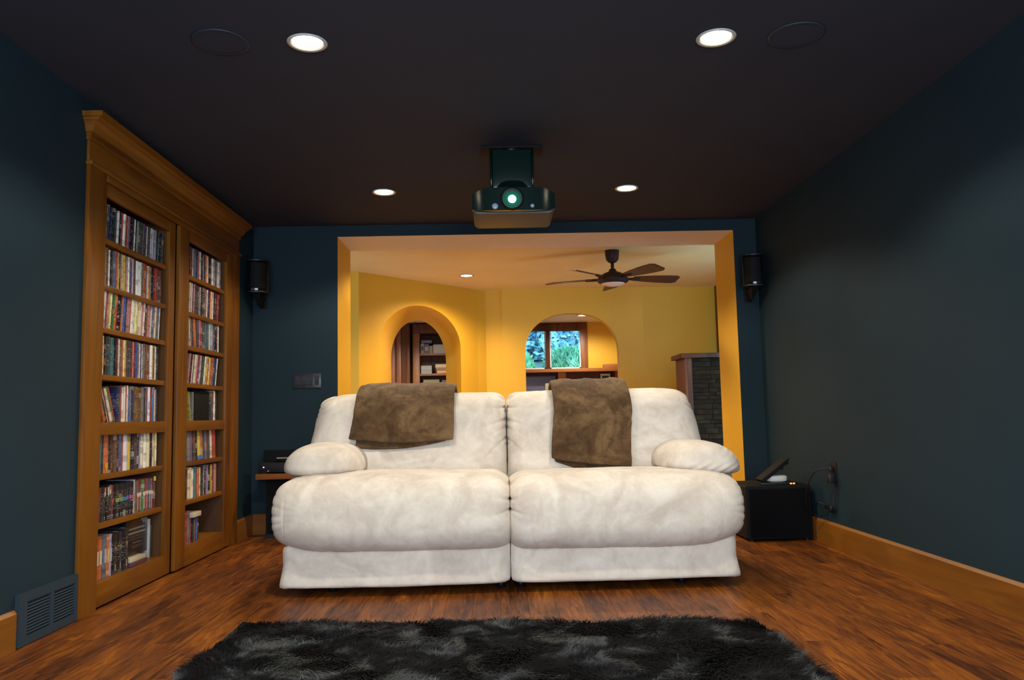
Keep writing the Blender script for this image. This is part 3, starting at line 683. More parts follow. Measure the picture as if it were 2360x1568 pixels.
def unit_mesh(name, mats, kind):
    # unit case: spine at x = 0 facing +x, depth to x = -1, thickness along y, height along z
    b = MB()
    if kind == 'case':
        prof = [(-1, -0.5), (-0.02, -0.5), (-0.006, -0.36), (0.0, -0.12), (0.0, 0.12), (-0.006, 0.36), (-0.02, 0.5), (-1, 0.5)]
        b.prism(prof, 'z', 0, 1)
    else:
        prof = [(-1, -0.5), (-0.03, -0.5), (-0.008, -0.38), (0.0, -0.14), (0.0, 0.14), (-0.008, 0.38), (-0.03, 0.5), (-1, 0.5), (-1, 0.40), (-0.05, 0.40), (-0.05, -0.40), (-1, -0.40)]
        n = len(prof); V = [(x, y, z) for z in (0, 1) for x, y in prof]
        F = [(i, (i+1) % n, n+(i+1) % n, n+i) for i in range(n)]
        for o in (0, n):
            F += [(o+0, o+1, o+10, o+11), (o+1, o+2, o+3, o+4, o+5, o+6, o+9, o+10), (o+6, o+7, o+8, o+9)]
        b.add(V, F); b.box(-0.97, -0.05, -0.40, 0.40, 0.015, 0.985, 1)
    o = b.build(name, mats, origin=(0, 0, 0)); me = o.data; bpy.data.objects.remove(o)
    for p in me.polygons: p.use_smooth = True
    me.set_sharp_from_angle(angle=0.9); return me
CASE_ME = unit_mesh('disc_case', [M['case']], 'case')
BOOK_ME = unit_mesh('book', [M['bookcover'], M['paper']], 'book')
rb = random.Random(11)
BOOKS = {}
def row(key, side, shelf_name, z, ya, yb, spec, kind, h, xfront, fill=True, depth=0.135):
    """spec tokens: colour letter + thickness in mm; (n) = lean n degrees from here on (towards larger y if positive); _n = gap; ^h = height mm"""
    toks = spec.split(); tot = 0.0; lean = 0.0; items = []
    hh = h
    for t in toks:
        if t[0] == '(': lean = math.radians(float(t[1:-1])); items.append(('lean', lean))
        elif t[0] == '_': items.append(('gap', float(t[1:])/1000)); tot += float(t[1:])/1000
        elif t[0] == '^': items.append(('h', float(t[1:])/1000))
        else:
            th = float(t[1:] or 14)/1000; items.append(('it', t[0], th)); tot += th/math.cos(lean)
    sc_ = (yb-ya)/tot if fill else 1.0
    y = ya; lean = 0.0; idx = 0; nm = 'disc_case' if kind == 'case' else 'book'; word = 'disc case' if kind == 'case' else 'book'
    for it in items:
        if it[0] == 'lean':
            new = it[1]
            if new < 0 <= lean and idx > 0: y += hh*math.sin(-new)*0.0
            lean = new; continue
        if it[0] == 'gap': y += it[1]*sc_; continue
        if it[0] == 'h': hh = it[1]; continue
        c, th = it[1], it[2]*sc_; pitch = th/math.cos(lean)
        hv = hh*(1+rb.uniform(-0.012, 0.012)) if kind == 'case' else hh*(1+rb.uniform(-0.05, 0.03))
        o = bpy.data.objects.new(nm, CASE_ME if kind == 'case' else BOOK_ME); COL.objects.link(o)
        o.scale = (depth*(1+rb.uniform(-.02, .02)), th*0.95, hv)
        yc = y + pitch/2; zb = z + abs(math.sin(lean))*th/2*0.95 + 0.0004
        # lean about the foot: the foot sits at yc, the top moves along y
        o.location = (xfront + rb.uniform(-0.006, 0.004), yc, zb); o.rotation_euler = (-lean, 0, 0)
        nme, rgb = PAL[c]; j = rb.uniform(0.8, 1.2)
        o.color = (*[min(0.8, v*j*rb.uniform(0.92, 1.08)) for v in rgb], 1)
        ORG[o.name] = Vector(o.location)
        size = 'thick ' if it[2] >= 0.028 else ''
        tag(o, '%s%s %s, %s from left on %s of %s bookcase' % (size, nme, word, ordinal(idx), shelf_name, side), word, '%ss on the %s of the %s bookcase' % (word, shelf_name, side))
        BOOKS.setdefault(key, []).append(o); idx += 1; y += pitch
    return y
XF = -1.928
zt = lambda i: SHELF_Z[i]+0.0137
# ---- left bookcase, top to bottom
row('L1', 'left', 'top shelf', zt(0), L0+.050, L1-.03, '(3) d g8 d k18 n k d k w10 d k r w w8 r f p k22 n w10 k g8 d d d p10 d d w10 d d l w8 d l w10 k t k k d', 'case', 0.178, XF)
row('L2', 'left', 'second shelf', zt(1), L0+.060, L1-.045, 'd g u w20 w k g s r l16 y k18 f c y16 s f w m p l y u m w24 w w10 s s o r s g c o r14 g k m r18 k r w10 d m10', 'case', 0.19, XF)
row('L3', 'left', 'third shelf', zt(2), L0+.056, L1-.055, '(5) c w10 g r f8 s y c k e o r u k k o o w8 b n n18 f f l o w w c8 y w c y c y w20 f w k m u f f f p w s r c y10 s b w w10', 'case', 0.19, XF)
row('L4', 'left', 'fourth shelf', zt(3), L0+.068, L1-.055, 'w16 k k d d d t10 p t18 k m w18 c10 u d o c12 y d m d u r f18 m b16 s u10 c w10 p w g m u18 u u r w24 y u c10 w k m10', 'case', 0.192, XF)
row('L5', 'left', 'fifth shelf', 0.877, L0+.115, L1-.05, '(-24) o22 k14 w8 m12 c17 e8 r13 o10 (0) _12 n30 r18 c12 w20 r c10 y12 b16 d12 n26 u28 u26 u26 g18 t14 k16 m14 w18 w14 r16 m10 b14 l12 w22 k14', 'book', 0.185, XF-0.004, depth=0.17)
row('L6', 'left', 'sixth shelf', zt(4), L0+.066, L1-.03, 't30 k12 o32 k20 m16 u20 k14 b20 r18 w30 y26 m12 k14 p12 m16 k12 l14 w30 w28 c20 k18 c12 y10 u10 c10 n14', 'book', 0.196, XF-0.004, depth=0.17)
row('L7', 'left', 'seventh shelf', zt(5), L0+.066, L1-.045, '(4) m18 k22 (0) k20 k18 k18 m17 k17 k17 k17 k17 k17 k17 k17 k17 l10 u12 u19 m18 e19 n18 r19 d18 p18 m22', 'book', 0.172, XF-0.004, depth=0.15)
row('L8', 'left', 'bottom shelf', 0.1205, L0+.062, L0+.415, 'o30 o28 s26 o20 l18 k44 k42 k42', 'book', 0.205, XF-0.004, depth=0.17)
# ---- right bookcase, top to bottom
row('R1', 'right', 'top shelf', zt(0), R0+.095, R1-.045, 'm30 w16 g10 b22 n16 f10 r18 w20 d14 n10 m w10 k16 o18 c12 w16 m k22 l18 w u12 w14 k12 s18 w22 w l10', 'case', 0.188, XF+0.014)
row('R2', 'right', 'second shelf', zt(1), R0+.09, R1-.06, '(3) c k w10 d f k p d k u g l18 k d24 u g m w16 p k20 o16 c w14 m w18 k m s k10 r20 m', 'case', 0.19, XF+0.014)
row('R3', 'right', 'third shelf', zt(2), R0+.125, R1-.05, '(-9) c10 g18 k12 f14 o18 d14 (0) _16 f18 k10 r12 w12 d26 s24 s20 t14 k12 c18 l24 l16 p14 t18 k16 m10 w14 k12', 'case', 0.188, XF+0.014)
row('R4', 'right', 'fourth shelf', zt(3), R0+.085, R1-.10, '(11) f12 g18 m10 c14 w10 k10 c w16 f r p18 c20 g16 d18 k w10 c8 w12 y18 r14 w18 e10 y20 o18 u14 b22 n18 k16 w8', 'case', 0.188, XF+0.014)
row('R5', 'right', 'fifth shelf', 0.877, R0+.165, R0+.26, '(-12) y12 (0) _2 g20', 'book', 0.185, XF+0.01, depth=0.17, fill=False)
row('R5b', 'right', 'fifth shelf end group', 0.877, R1-.17, R1-.055, 'd30 m16 w12 e18 k22', 'book', 0.192, XF+0.01, depth=0.17)
row('R6', 'right', 'sixth shelf', zt(4), R0+.11, R1-.075, '(-5) g34 p16 n18 u20 k24 y40 o30 d26 s20 m28 d18 c20 u14 r32', 'book', 0.20, XF+0.01, depth=0.17)
row('R7', 'right', 'seventh shelf', zt(5), R0+.09, R1-.06, 'k20 c30 c24 w30 t22 n16 o26 c22 k16 d18 l14 k18 p16 l10 k24 y26 m30 f30', 'book', 0.188, XF+0.01, depth=0.17)
row('R8', 'right', 'bottom shelf', 0.1205, R0+.095, R0+.22, 'r40 s34 ^150 r24 k16', 'book', 0.20, XF+0.01, depth=0.17, fill=False)

# printed marks on the books of the lower shelves
mats_flat = {}
def flat(c, r=0.4):
    k = tuple(round(v, 3) for v in c)
    if k not in mats_flat: mats_flat[k] = mat('print_colour', c, r)
    return mats_flat[k]
def mark(o, z0, z1, c, name, y0=-0.42, y1=0.42, taper=False):
    d, t, h = o.scale
    if taper: b = MB().prism([(y0*t, z1*h), (y0*t, z0*h+(z1-z0)*h*0.55), (0, z0*h), (y1*t, z0*h+(z1-z0)*h*0.45), (y1*t, z1*h)], 'x', 0.0002, 0.0016)
    else: b = MB().box(0.0002, 0.0016, y0*t, y1*t, z0*h, z1*h)
    me = b.build(name, flat(c), origin=(0, 0, 0))
    me.data.transform(Matrix.Diagonal((1/d, 1/t, 1/h, 1))); me.parent = o; me.location = (0, 0, 0); return me
L7 = BOOKS['L7']
RAIN = [(0.35, 0.07, 0.05), (0.22, 0.30, 0.10), (0.22, 0.34, 0.12), (0.10, 0.32, 0.18), (0.02, 0.26, 0.30), (0.03, 0.18, 0.36), (0.16, 0.10, 0.42), (0.36, 0.10, 0.34), (0.45, 0.12, 0.06)]
for o, c in zip(L7[5:14], RAIN): mark(o, 0.47, 0.58, c, 'colour_tab', -0.45, 0.45)
for o, c in zip(L7[2:5], [(0.6, 0.12, 0.02), (0.32, 0.30, 0.38), (0.30, 0.10, 0.08)]): mark(o, 0.86, 0.985, c, 'title_band', -0.4, 0.4); mark(o, 0.70, 0.86, (0.5, 0.42, 0.36), 'title_letters', -0.3, 0.3, True)
for o in L7[16:23]: mark(o, 0.44, 0.60, (0.58, 0.50, 0.45), 'flame_mark', -0.42, 0.42, True); mark(o, 0.06, 0.43, (0.45, 0.30, 0.26), 'title_letters', -0.12, 0.12)
mark(L7[23], 0.86, 0.99, (0.6, 0.48, 0.03), 'title_band')
for o in L7[2:14]: mark(o, 0.10, 0.125, (0.35, 0.33, 0.30), 'spine_dot', -0.18, 0.18); mark(o, 0.05, 0.07, (0.35, 0.33, 0.30), 'spine_dot', -0.12, 0.12)
L8 = BOOKS['L8']
for o, c in zip(L8[:5], [(0.58, 0.50, 0.42), (0.58, 0.50, 0.42), (0.40, 0.38, 0.42), (0.6, 0.45, 0.15), (0.50, 0.44, 0.42)]): mark(o, 0.34, 0.66, c, 'title_panel', -0.22, 0.30)
for o in L8[5:8]:
    mark(o, 0.56, 0.67, (0.22, 0.14, 0.04), 'gold_emblem', -0.17, 0.17, True); mark(o, 0.47, 0.54, (0.035, 0.03, 0.03), 'emblem_base', -0.14, 0.14)
    for k in range(4): mark(o, 0.08+0.042*k, 0.11+0.042*k, (0.36, 0.32, 0.26), 'title_letters', -0.07, 0.07-0.03*(k % 2))
for o in BOOKS['L5'][18:21]:
    for z in (0.32, 0.70, 0.93): mark(o, z, z+0.025, (0.35, 0.15, 0.03), 'gold_band', -0.48, 0.48)
    mark(o, 0.10, 0.24, (0.28, 0.14, 0.05), 'title_letters', -0.15, 0.15)
mark(BOOKS['L6'][2], 0.03, 0.26, (0.62, 0.32, 0.05), 'flame_print', -0.4, 0.3, True)
mark(BOOKS['R6'][5], 0.02, 0.14, (0.06, 0.20, 0.42), 'blue_band', -0.48, 0.48); mark(BOOKS['R6'][6], 0.02, 0.14, (0.06, 0.16, 0.42), 'blue_band', -0.48, 0.48)
mark(BOOKS['R7'][15], 0.10, 0.45, (0.42, 0.32, 0.06), 'yellow_label', -0.35, 0.35)

# discs and boxes that face outwards or lie flat
def slab(name, x0, x1, y0, y1, z0, z1, c, label, cat='book', rough=0.3, group=None, bev=0.0015):
    return tag(MB().box(x0, x1, y0, y1, z0, z1).build(name, mat(name, c, rough), bevel=bev), label, cat, group)
fb = thing('boxed_set', 'big black boxed set facing out with lines of small print, bottom shelf of left bookcase', 'boxed set', (-1.98, 4.42, 0.165))
MB().box(-2.02, -1.965, 4.29, 4.545, 0.166, 0.352).build('box', mat('boxed_set', (0.008, 0.009, 0.012), 0.3), fb, bevel=0.002)
for k, (z, a, b_, c) in enumerate([(0.300, 4.32, 4.51, .20), (0.278, 4.315, 4.52, .17), (0.262, 4.33, 4.52, .06), (0.248, 4.33, 4.51, .05), (0.228, 4.37, 4.47, .12), (0.212, 4.35, 4.50, .05), (0.204, 4.36, 4.49, .05)]):
    MB().box(-1.9649, -1.9640, a, b_, z, z+(0.010 if k < 2 else 0.004)).build('print_line', flat((c, c, c)), fb)
MB().prism([(4.46, 0.35), (4.47, 0.335), (4.485, 0.34), (4.495, 0.322), (4.51, 0.338), (4.52, 0.318), (4.54, 0.34), (4.543, 0.35)], 'x', -1.9649, -1.9640).build('pale_mark', flat((0.35, 0.34, 0.40)), fb)
slab('paperback', -2.06, -1.925, 4.272, 4.46, 0.1208, 0.142, (0.09, 0.04, 0.06), 'dark flat paperback under the pale book, bottom shelf of left bookcase')
slab('pale_book', -2.06, -1.93, 4.276, 4.45, 0.1425, 0.1635, (0.50, 0.44, 0.32), 'pale flat book under the black boxed set, bottom shelf of left bookcase')
slab('thin_case', -2.06, -1.957, 4.552, 4.566, 0.1208, 0.335, (0.40, 0.38, 0.36), 'thin upright whitish case right of the black boxed set, left bookcase', 'disc case')
slab('thin_case', -2.06, -1.957, 4.570, 4.586, 0.1208, 0.30, (0.02, 0.06, 0.06), 'thin upright dark teal case at right end of bottom shelf, left bookcase', 'disc case')
bb = thing('black_box', 'large plain black square box on the fifth shelf of right bookcase', 'box', (-1.99, 5.24, 0.877))
MB().box(-2.10, -1.93, 5.115, 5.370, 0.8775, 1.068).build('box', M['blackmatte'], bb, bevel=0.003)
slab('navy_box', -2.06, -1.925, R1-.17, R1-.08, 1.0760, 1.0985, (0.02, 0.05, 0.13), 'small navy box lying on upright books, fifth shelf of right bookcase', 'box')
slab('white_case', -2.04, -1.915, R0+.212, R0+.345, 0.2720, 0.302, (0.55, 0.48, 0.37), 'thick cream white book lying on small books, bottom shelf right bookcase')
row('R8b', 'right', 'lower stack under the white book', 0.1205, R0+.225, R0+.33, 'k20 u18 n18 b18 k18', 'book', 0.143, XF+0.005, depth=0.12)
cover = thing('picture_case', 'red and black picture case facing out behind leaning books, left bookcase', 'disc case', (-2.085, 4.07, 0.878))
MB().box(-2.115, -2.101, 3.98, 4.165, 0.8775, 1.062).build('case', mat('picture_case', (0.02, 0.012, 0.014), 0.25), cover, bevel=0.002)
MB().box(-2.101, -2.0995, 4.09, 4.16, 1.025, 1.052).build('title_label', flat((0.32, 0.32, 0.33)), cover)
MB().prism([(4.03, 0.89), (4.155, 0.885), (4.158, 1.005), (4.13, 0.96), (4.10, 0.99), (4.06, 0.93)], 'x', -2.101, -2.0998).build('red_figure', flat((0.33, 0.05, 0.02)), cover)

# ================================================================== WALL THINGS
# air return grille low on the left wall
vt = thing('air_vent', 'slate blue metal air vent grille at the foot of left wall', 'vent', (XL, 3.45, 0))
VX = XL+0.022
mb = MB(); VY0, VY1, VZ0, VZ1 = 3.232, 3.668, 0.004, 0.205
a0, a1, c0, c1, z0_, z1_ = VY0+0.052, VY1-0.024, 3.452, 3.476, VZ0+0.034, VZ1-0.034
mb.box(XL+0.002, VX, VY0, VY1, VZ0, z0_).box(XL+0.002, VX, VY0, VY1, z1_, VZ1).box(XL+0.002, VX, VY0, a0, z0_, z1_).box(XL+0.002, VX, a1, VY1, z0_, z1_).box(XL+0.002, VX, c0, c1, z0_, z1_)
mb.build('frame', M['vent'], vt)
MB().box(XL+0.001, XL+0.003, VY0+0.01, VY1-0.01, VZ0+0.01, VZ1-0.01).build('shade_sheet', M['ventdark'], vt)  # near-black sheet stands in for the shade behind the slats
for (a, b_) in ((VY0+0.053, 3.452), (3.476, VY1-0.025)):
    for k in range(11):
        z = 0.044+0.0121*k
        MB().prism([(XL+0.004, z+0.0095), (XL+0.006, z+0.0095), (VX-0.002, z+0.0015), (VX-0.003, z)], 'y', a, b_).build('slat', M['vent'], vt)
for y in (3.30, 3.60): MB().lathe([(0.004, 0), (0.003, 0.0015)], (VX, y, 0.188), 10, axis='x').build('screw', M['vent'], vt)

sw = thing('switch_plate', 'dark four-gang light switch plate on the back wall above the sofa', 'light switch', (-1.483, YB, 1.108))
MB().box(-1.592, -1.374, YB-0.008, YB-0.0005, 1.112, 1.228).build('plate', M['switch'], sw, bevel=0.003)
for k in range(4): MB().prism([(YB-0.008, 1.136), (YB-0.0125, 1.138), (YB-0.009, 1.17), (YB-0.011, 1.204), (YB-0.008, 1.206)], 'x', -1.570+0.0495*k, -1.570+0.0495*k+0.033).build('rocker', M['switch'], sw)

def satellite(x, y, z0, z1, rot, label):
    t = thing('surround_speaker', label, 'speaker', (x, y, z0), 'surround speakers on the rear corners'); zc = (z0+z1)/2
    prof = []
    for k in range(9):
        a = -1+2*k/8; prof.append((a*0.078, -0.062-0.028*(1-a*a)))
    prof += [(0.060, 0.062), (-0.060, 0.062)]
    R = Matrix.Rotation(rot, 2)
    pr = [tuple(R @ Vector(p)+Vector((x, y))) for p in prof]
    MB().prism(pr, 'z', z0+0.012, z1-0.012).build('body', M['blackgloss'], t, bevel=0.004)
    for (a, b_) in ((z0, z0+0.012), (z1-0.012, z1)): MB().prism([tuple(R @ Vector((p[0]*1.04, p[1]*1.04))+Vector((x, y))) for p in prof], 'z', a, b_).build('end_cap', M['black'], t, bevel=0.003)
    g = [tuple(R @ Vector((p[0]*0.86, p[1]-0.006))+Vector((x, y))) for p in prof[:9]] + [tuple(R @ Vector((0.06, -0.03))+Vector((x, y))), tuple(R @ Vector((-0.06, -0.03))+Vector((x, y)))]
    MB().prism(g, 'z', z0+0.03, z1-0.03).build('grille', M['blackmatte'], t)
    for (px, pz) in ((-0.055, z0+0.006), (0.03, z0+0.006), (0.06, z0+0.006), (-0.04, z1-0.006)):
        c = R @ Vector((px, -0.092+px*px*4)); MB().lathe([(0.003, 0.0), (0.0025, -0.003), (0.001, -0.0045)], (c.x+x, c.y+y, pz), 8, axis='y').build('screw', M['silver'], t, smooth=True)
    c0 = R @ Vector((0, 0.03)); 
    MB().add([(x-0.03, y-0.02, z0), (x+0.03, y-0.02, z0), (x+0.02, YB-0.012, z0-0.01), (x-0.02, YB-0.012, z0-0.01), (x-0.004, y+0.05, z0-0.085), (x+0.004, y+0.05, z0-0.085), (x+0.008, YB-0.012, z0-0.085), (x-0.008, YB-0.012, z0-0.085)],
             [(0, 1, 2, 3), (7, 6, 5, 4), (0, 4, 5, 1), (1, 5, 6, 2), (2, 6, 7, 3), (3, 7, 4, 0)]).box(x-0.03, x+0.03, YB-0.012, YB-0.001, z0-0.09, z0+0.10).box(x-0.012, x+0.012, y+0.04, YB-0.01, z0+0.03, z0+0.07).build('bracket', M['blackmatte'], t, bevel=0.002)
satellite(2.008, 6.06, 1.815, 2.065, math.radians(-24), 'black surround speaker on right end of the back wall')
satellite(-1.825, 6.06, 1.835, 2.090, math.radians(24), 'black surround speaker in left rear corner beside the bookcase')

# subwoofer, charging dock and cords in the right rear corner
sb = thing('subwoofer', 'black cube subwoofer on the floor in the right rear corner', 'subwoofer', (1.86, 5.5, 0))
MB().box(1.635, 2.075, 5.325, 5.74, 0.012, 0.365).build('cabinet', M['blackmatte'], sb, bevel=0.012, seg=3)
MB().box(1.655, 2.055, 5.300, 5.325, 0.03, 0.345).build('grille', mat('black_grille_cloth', (0.004, 0.004, 0.005), 0.95, spec=0.1), sb, bevel=0.008)
for (x, y) in ((1.67, 5.35), (2.04, 5.35), (1.67, 5.70), (2.04, 5.70)): MB().lathe([(0.018, 0), (0.02, 0.014)], (x, y, 0.0), 12).build('foot', M['black'], sb)
dk = thing('charging_dock', 'open black case with raised notched lid on top of the subwoofer', 'case', (1.86, 5.42, 0.365))
MB().box(1.755, 1.99, 5.35, 5.50, 0.366, 0.380).build('base', M['black'], dk, bevel=0.003)
ld_p = [(0, 0), (0.235, 0.0), (0.240, 0.012), (0.225, 0.016), (0.212, 0.034), (0.196, 0.026), (0.172, 0.026), (0.160, 0.040), (0.145, 0.027), (0.06, 0.025), (0.0, 0.022)]
ca, sa = math.cos(math.radians(37)), math.sin(math.radians(37))
MB().prism([(1.757+p*ca+q_*sa, 0.381+p*sa-q_*ca*1.0+0.018) for p, q_ in ld_p], 'y', 5.36, 5.49).build('lid', M['blackmatte'], dk, bevel=0.002)
for x in (1.945, 1.965): MB().box(x, x+0.013, 5.348, 5.3505, 0.369, 0.377).build('lamp', M['led_orange'], dk)
b_ = []
for k in range(20):
    t = 2*PI*k/20; b_.append((1.877+0.070*math.copysign(abs(math.cos(t))**0.6, math.cos(t)), 5.42+0.045*math.copysign(abs(math.sin(t))**0.6, math.sin(t))))
mb = MB(); n_ = len(b_); V = []
for (sc_, z) in ((0.75, 0.3805), (0.95, 0.388), (1.0, 0.399), (0.99, 0.403), (1.0, 0.408), (0.97, 0.419), (0.80, 0.425)):
    V += [(1.877+(x-1.877)*sc_, 5.42+(y-5.42)*sc_, z+0.010*(x-1.877)*0) for x, y in b_]
F = [(r*n_+k, r*n_+(k+1) % n_, (r+1)*n_+(k+1) % n_, (r+1)*n_+k) for r in range(6) for k in range(n_)] + [tuple(reversed(range(n_))), tuple(range(6*n_, 7*n_))]
tag(mb.add(V, F).build('folded_cloth', M['white'], smooth='auto'), 'small white folded bundle under the raised black lid on the subwoofer', 'bundle')

ot = thing('wall_outlet', 'dark brown wall outlet with black plugs on the right wall', 'outlet', (XR, 5.0, 0.40))
MB().box(XR-0.006, XR-0.0005, 4.955, 5.035, 0.415, 0.535).build('plate', M['outlet'], ot, bevel=0.003)
MB().box(XR-0.05, XR-0.006, 4.958, 5.012, 0.405, 0.465).build('adapter', M['black'], ot, bevel=0.006)
MB().box(XR-0.035, XR-0.006, 4.98, 5.015, 0.475, 0.505).build('plug', M['black'], ot, bevel=0.006)
def cord(name, pts, r, label, extra=None):
    P = [Vector(p) for p in pts]; out = []
    for i in range(len(P)-1):
        p0, p1, p2, p3 = P[max(i-1, 0)], P[i], P[i+1], P[min(i+2, len(P)-1)]
        for k in range(8):
            t = k/8; out.append(0.5*((2*p1)+(p2-p0)*t+(2*p0-5*p1+4*p2-p3)*t*t+(3*p1-p0-3*p2+p3)*t**3))
    out.append(P[-1]); b = MB().tube(out, r, 8)
    if extra: b.box(*extra)
    return tag(b.build(name, M['rubber'], smooth=True), label, 'cord')
cord('power_cord', [(XR-0.035, 4.998, 0.49), (XR-0.07, 5.03, 0.487), (2.005, 5.10, 0.455), (1.985, 5.16, 0.36), (1.995, 5.22, 0.27), (2.03, 5.27, 0.20), (2.085, 5.30, 0.17)], 0.004, 'black power cord looping from the outlet down behind the subwoofer')
cord('adapter_cord', [(XR-0.03, 4.97, 0.405), (XR-0.012, 4.975, 0.30), (XR-0.012, 5.0, 0.235), (2.075, 5.10, 0.255), (2.055, 5.17, 0.262), (2.07, 5.25, 0.22), (2.085, 5.29, 0.13), (2.083, 5.295, 0.02)], 0.0035, 'thin black adapter cord hanging below the outlet')
tag(MB().box(2.062, 2.084, 5.00, 5.09, 0.232, 0.262).build('cord_connector', M['black'], bevel=0.006), 'black inline connector hanging beside the subwoofer near the outlet', 'connector')

# media shelf with player behind the left arm
ms = thing('media_stand', 'low black media stand with wooden shelf behind left end of the sofa', 'media stand', (-1.5, 6.1, 0))
MB().box(-1.792, -1.20, 5.95, 6.215, 0.434, 0.474).build('shelf', M['redwood_x'], ms, bevel=0.004)
MB().box(-1.775, -1.22, 6.17, 6.222, 0.02, 0.434).build('lower_panel', M['blackmatte'], ms)
MB().box(-1.80, -1.22, 6.185, 6.222, 0.474, 0.640).build('upper_panel', M['blackmatte'], ms, bevel=0.003)
MB().box(-1.74, -1.24, 6.0, 6.17, 0.0, 0.03).build('foot', M['black'], ms)
rc = thing('media_player', 'black media player with tiny blue light on the media stand shelf', 'media player', (-1.5, 6.07, 0.474))
MB().box(-1.772, -1.30, 5.985, 6.17, 0.482, 0.556).build('case', M['black'], rc, bevel=0.006)
MB().lathe([(0.005, 0), (0.004, -0.003)], (-1.742, 5.985, 0.522), 12, axis='y').build('blue_light', M['led_blue'], rc)
MB().lathe([(0.006, 0), (0.005, -0.006)], (-1.708, 5.985, 0.494), 12, axis='y').build('knob', M['silver'], rc)
for x in (-1.74, -1.34): MB().box(x-0.02, x+0.02, 6.0, 6.15, 0.4745, 0.483).build('foot', M['black'], rc)
dp = thing('disc_player', 'slim black disc player with silver strip stacked on the media player', 'disc player', (-1.45, 6.09, 0.556))
MB().box(-1.66, -1.25, 6.02, 6.17, 0.5575, 0.60).build('case', M['blackgloss'], dp, bevel=0.004)
MB().box(-1.655, -1.40, 6.016, 6.021, 0.583, 0.590).build('silver_strip', M['silver'], dp)

# ================================================================== SOFA
def cube_grid(nx, ny, nz, ends=False):
    idx, V, F = {}, [], []
    gx, gy, gz = (np.linspace(-1, 1, n+1) for n in (nx, ny, nz))
    if ends: gx = 0.35*gx+0.65*np.sin(gx*PI/2)
    def vid(i, j, k):
        key = (i, j, k)
        if key not in idx: idx[key] = len(V); V.append((gx[i], gy[j], gz[k]))
        return idx[key]
    for i in range(nx):
        for j in range(ny):
            F.append((vid(i, j, 0), vid(i, j+1, 0), vid(i+1, j+1, 0), vid(i+1, j, 0))); F.append((vid(i, j, nz), vid(i+1, j, nz), vid(i+1, j+1, nz), vid(i, j+1, nz)))
    for i in range(nx):
        for k in range(nz):
            F.append((vid(i, 0, k), vid(i+1, 0, k), vid(i+1, 0, k+1), vid(i, 0, k+1))); F.append((vid(i, ny, k), vid(i, ny, k+1), vid(i+1, ny, k+1), vid(i+1, ny, k)))
    for j in range(ny):
        for k in range(nz):
            F.append((vid(0, j, k), vid(0, j, k+1), vid(0, j+1, k+1), vid(0, j+1, k))); F.append((vid(nx, j, k), vid(nx, j+1, k), vid(nx, j+1, k+1), vid(nx, j, k+1)))
    return np.array(V), F
def superq(U, pa, pb, pair=(1, 2)):
    """round a unit cube: superellipse of power pa in the plane `pair`, power pb (number or per-vertex array) along the third axis"""
    A = np.abs(U); i, j = pair; k = 3-i-j
    r = (A[:, i]**pa + A[:, j]**pa)**(1/pa)
    s = (r**pb + A[:, k]**pb)**(1/pb)
    return U/s[:, None]*np.maximum(A.max(1), 1e-9)[:, None]
def fnoise(P, s, oct_=3, seed=0.0):
    return np.array([mnoise.fractal(Vector((p[0]*s+seed, p[1]*s+seed*.7, p[2]*s-seed)), 1.0, 2.0, oct_) for p in P])
def normals(V, F):
    N = np.zeros_like(V); F = np.asarray(F)
    n = np.cross(V[F[:, 2]]-V[F[:, 0]], V[F[:, 3]]-V[F[:, 1]])
    for k in range(4): np.add.at(N, F[:, k], n)
    L = np.linalg.norm(N, axis=1); L[L == 0] = 1; return N/L[:, None]
def outward(V, F):
    N = normals(V, F); c = V.mean(0)
    return N if ((V-c)*N).sum() > 0 else -N
def smoothstep(a, b, x):
    t = np.clip((x-a)/(b-a), 0, 1); return t*t*(3-2*t)

sofa = thing('reclining_sofa', 'overstuffed cream microsuede two-seat reclining sofa facing the camera', 'sofa', (0.05, 4.5, 0))
SEAM = 0.050

def tucks(V, N, x0, side, rows, ax=2, length=0.09, amp=0.012, width=0.010):
    """gathered pleats running from a seam at x0; side = -1 cushion lies at smaller x"""
    d = np.zeros(len(V))
    for (h, slope, ln, am) in rows:
        u = (V[:, 0]-x0)*side
        line = h + slope*u
        g = np.exp(-((V[:, ax]-line)/width)**2)*np.exp(-np.abs(u)/(length*ln))
        d += am*amp*g
    return d

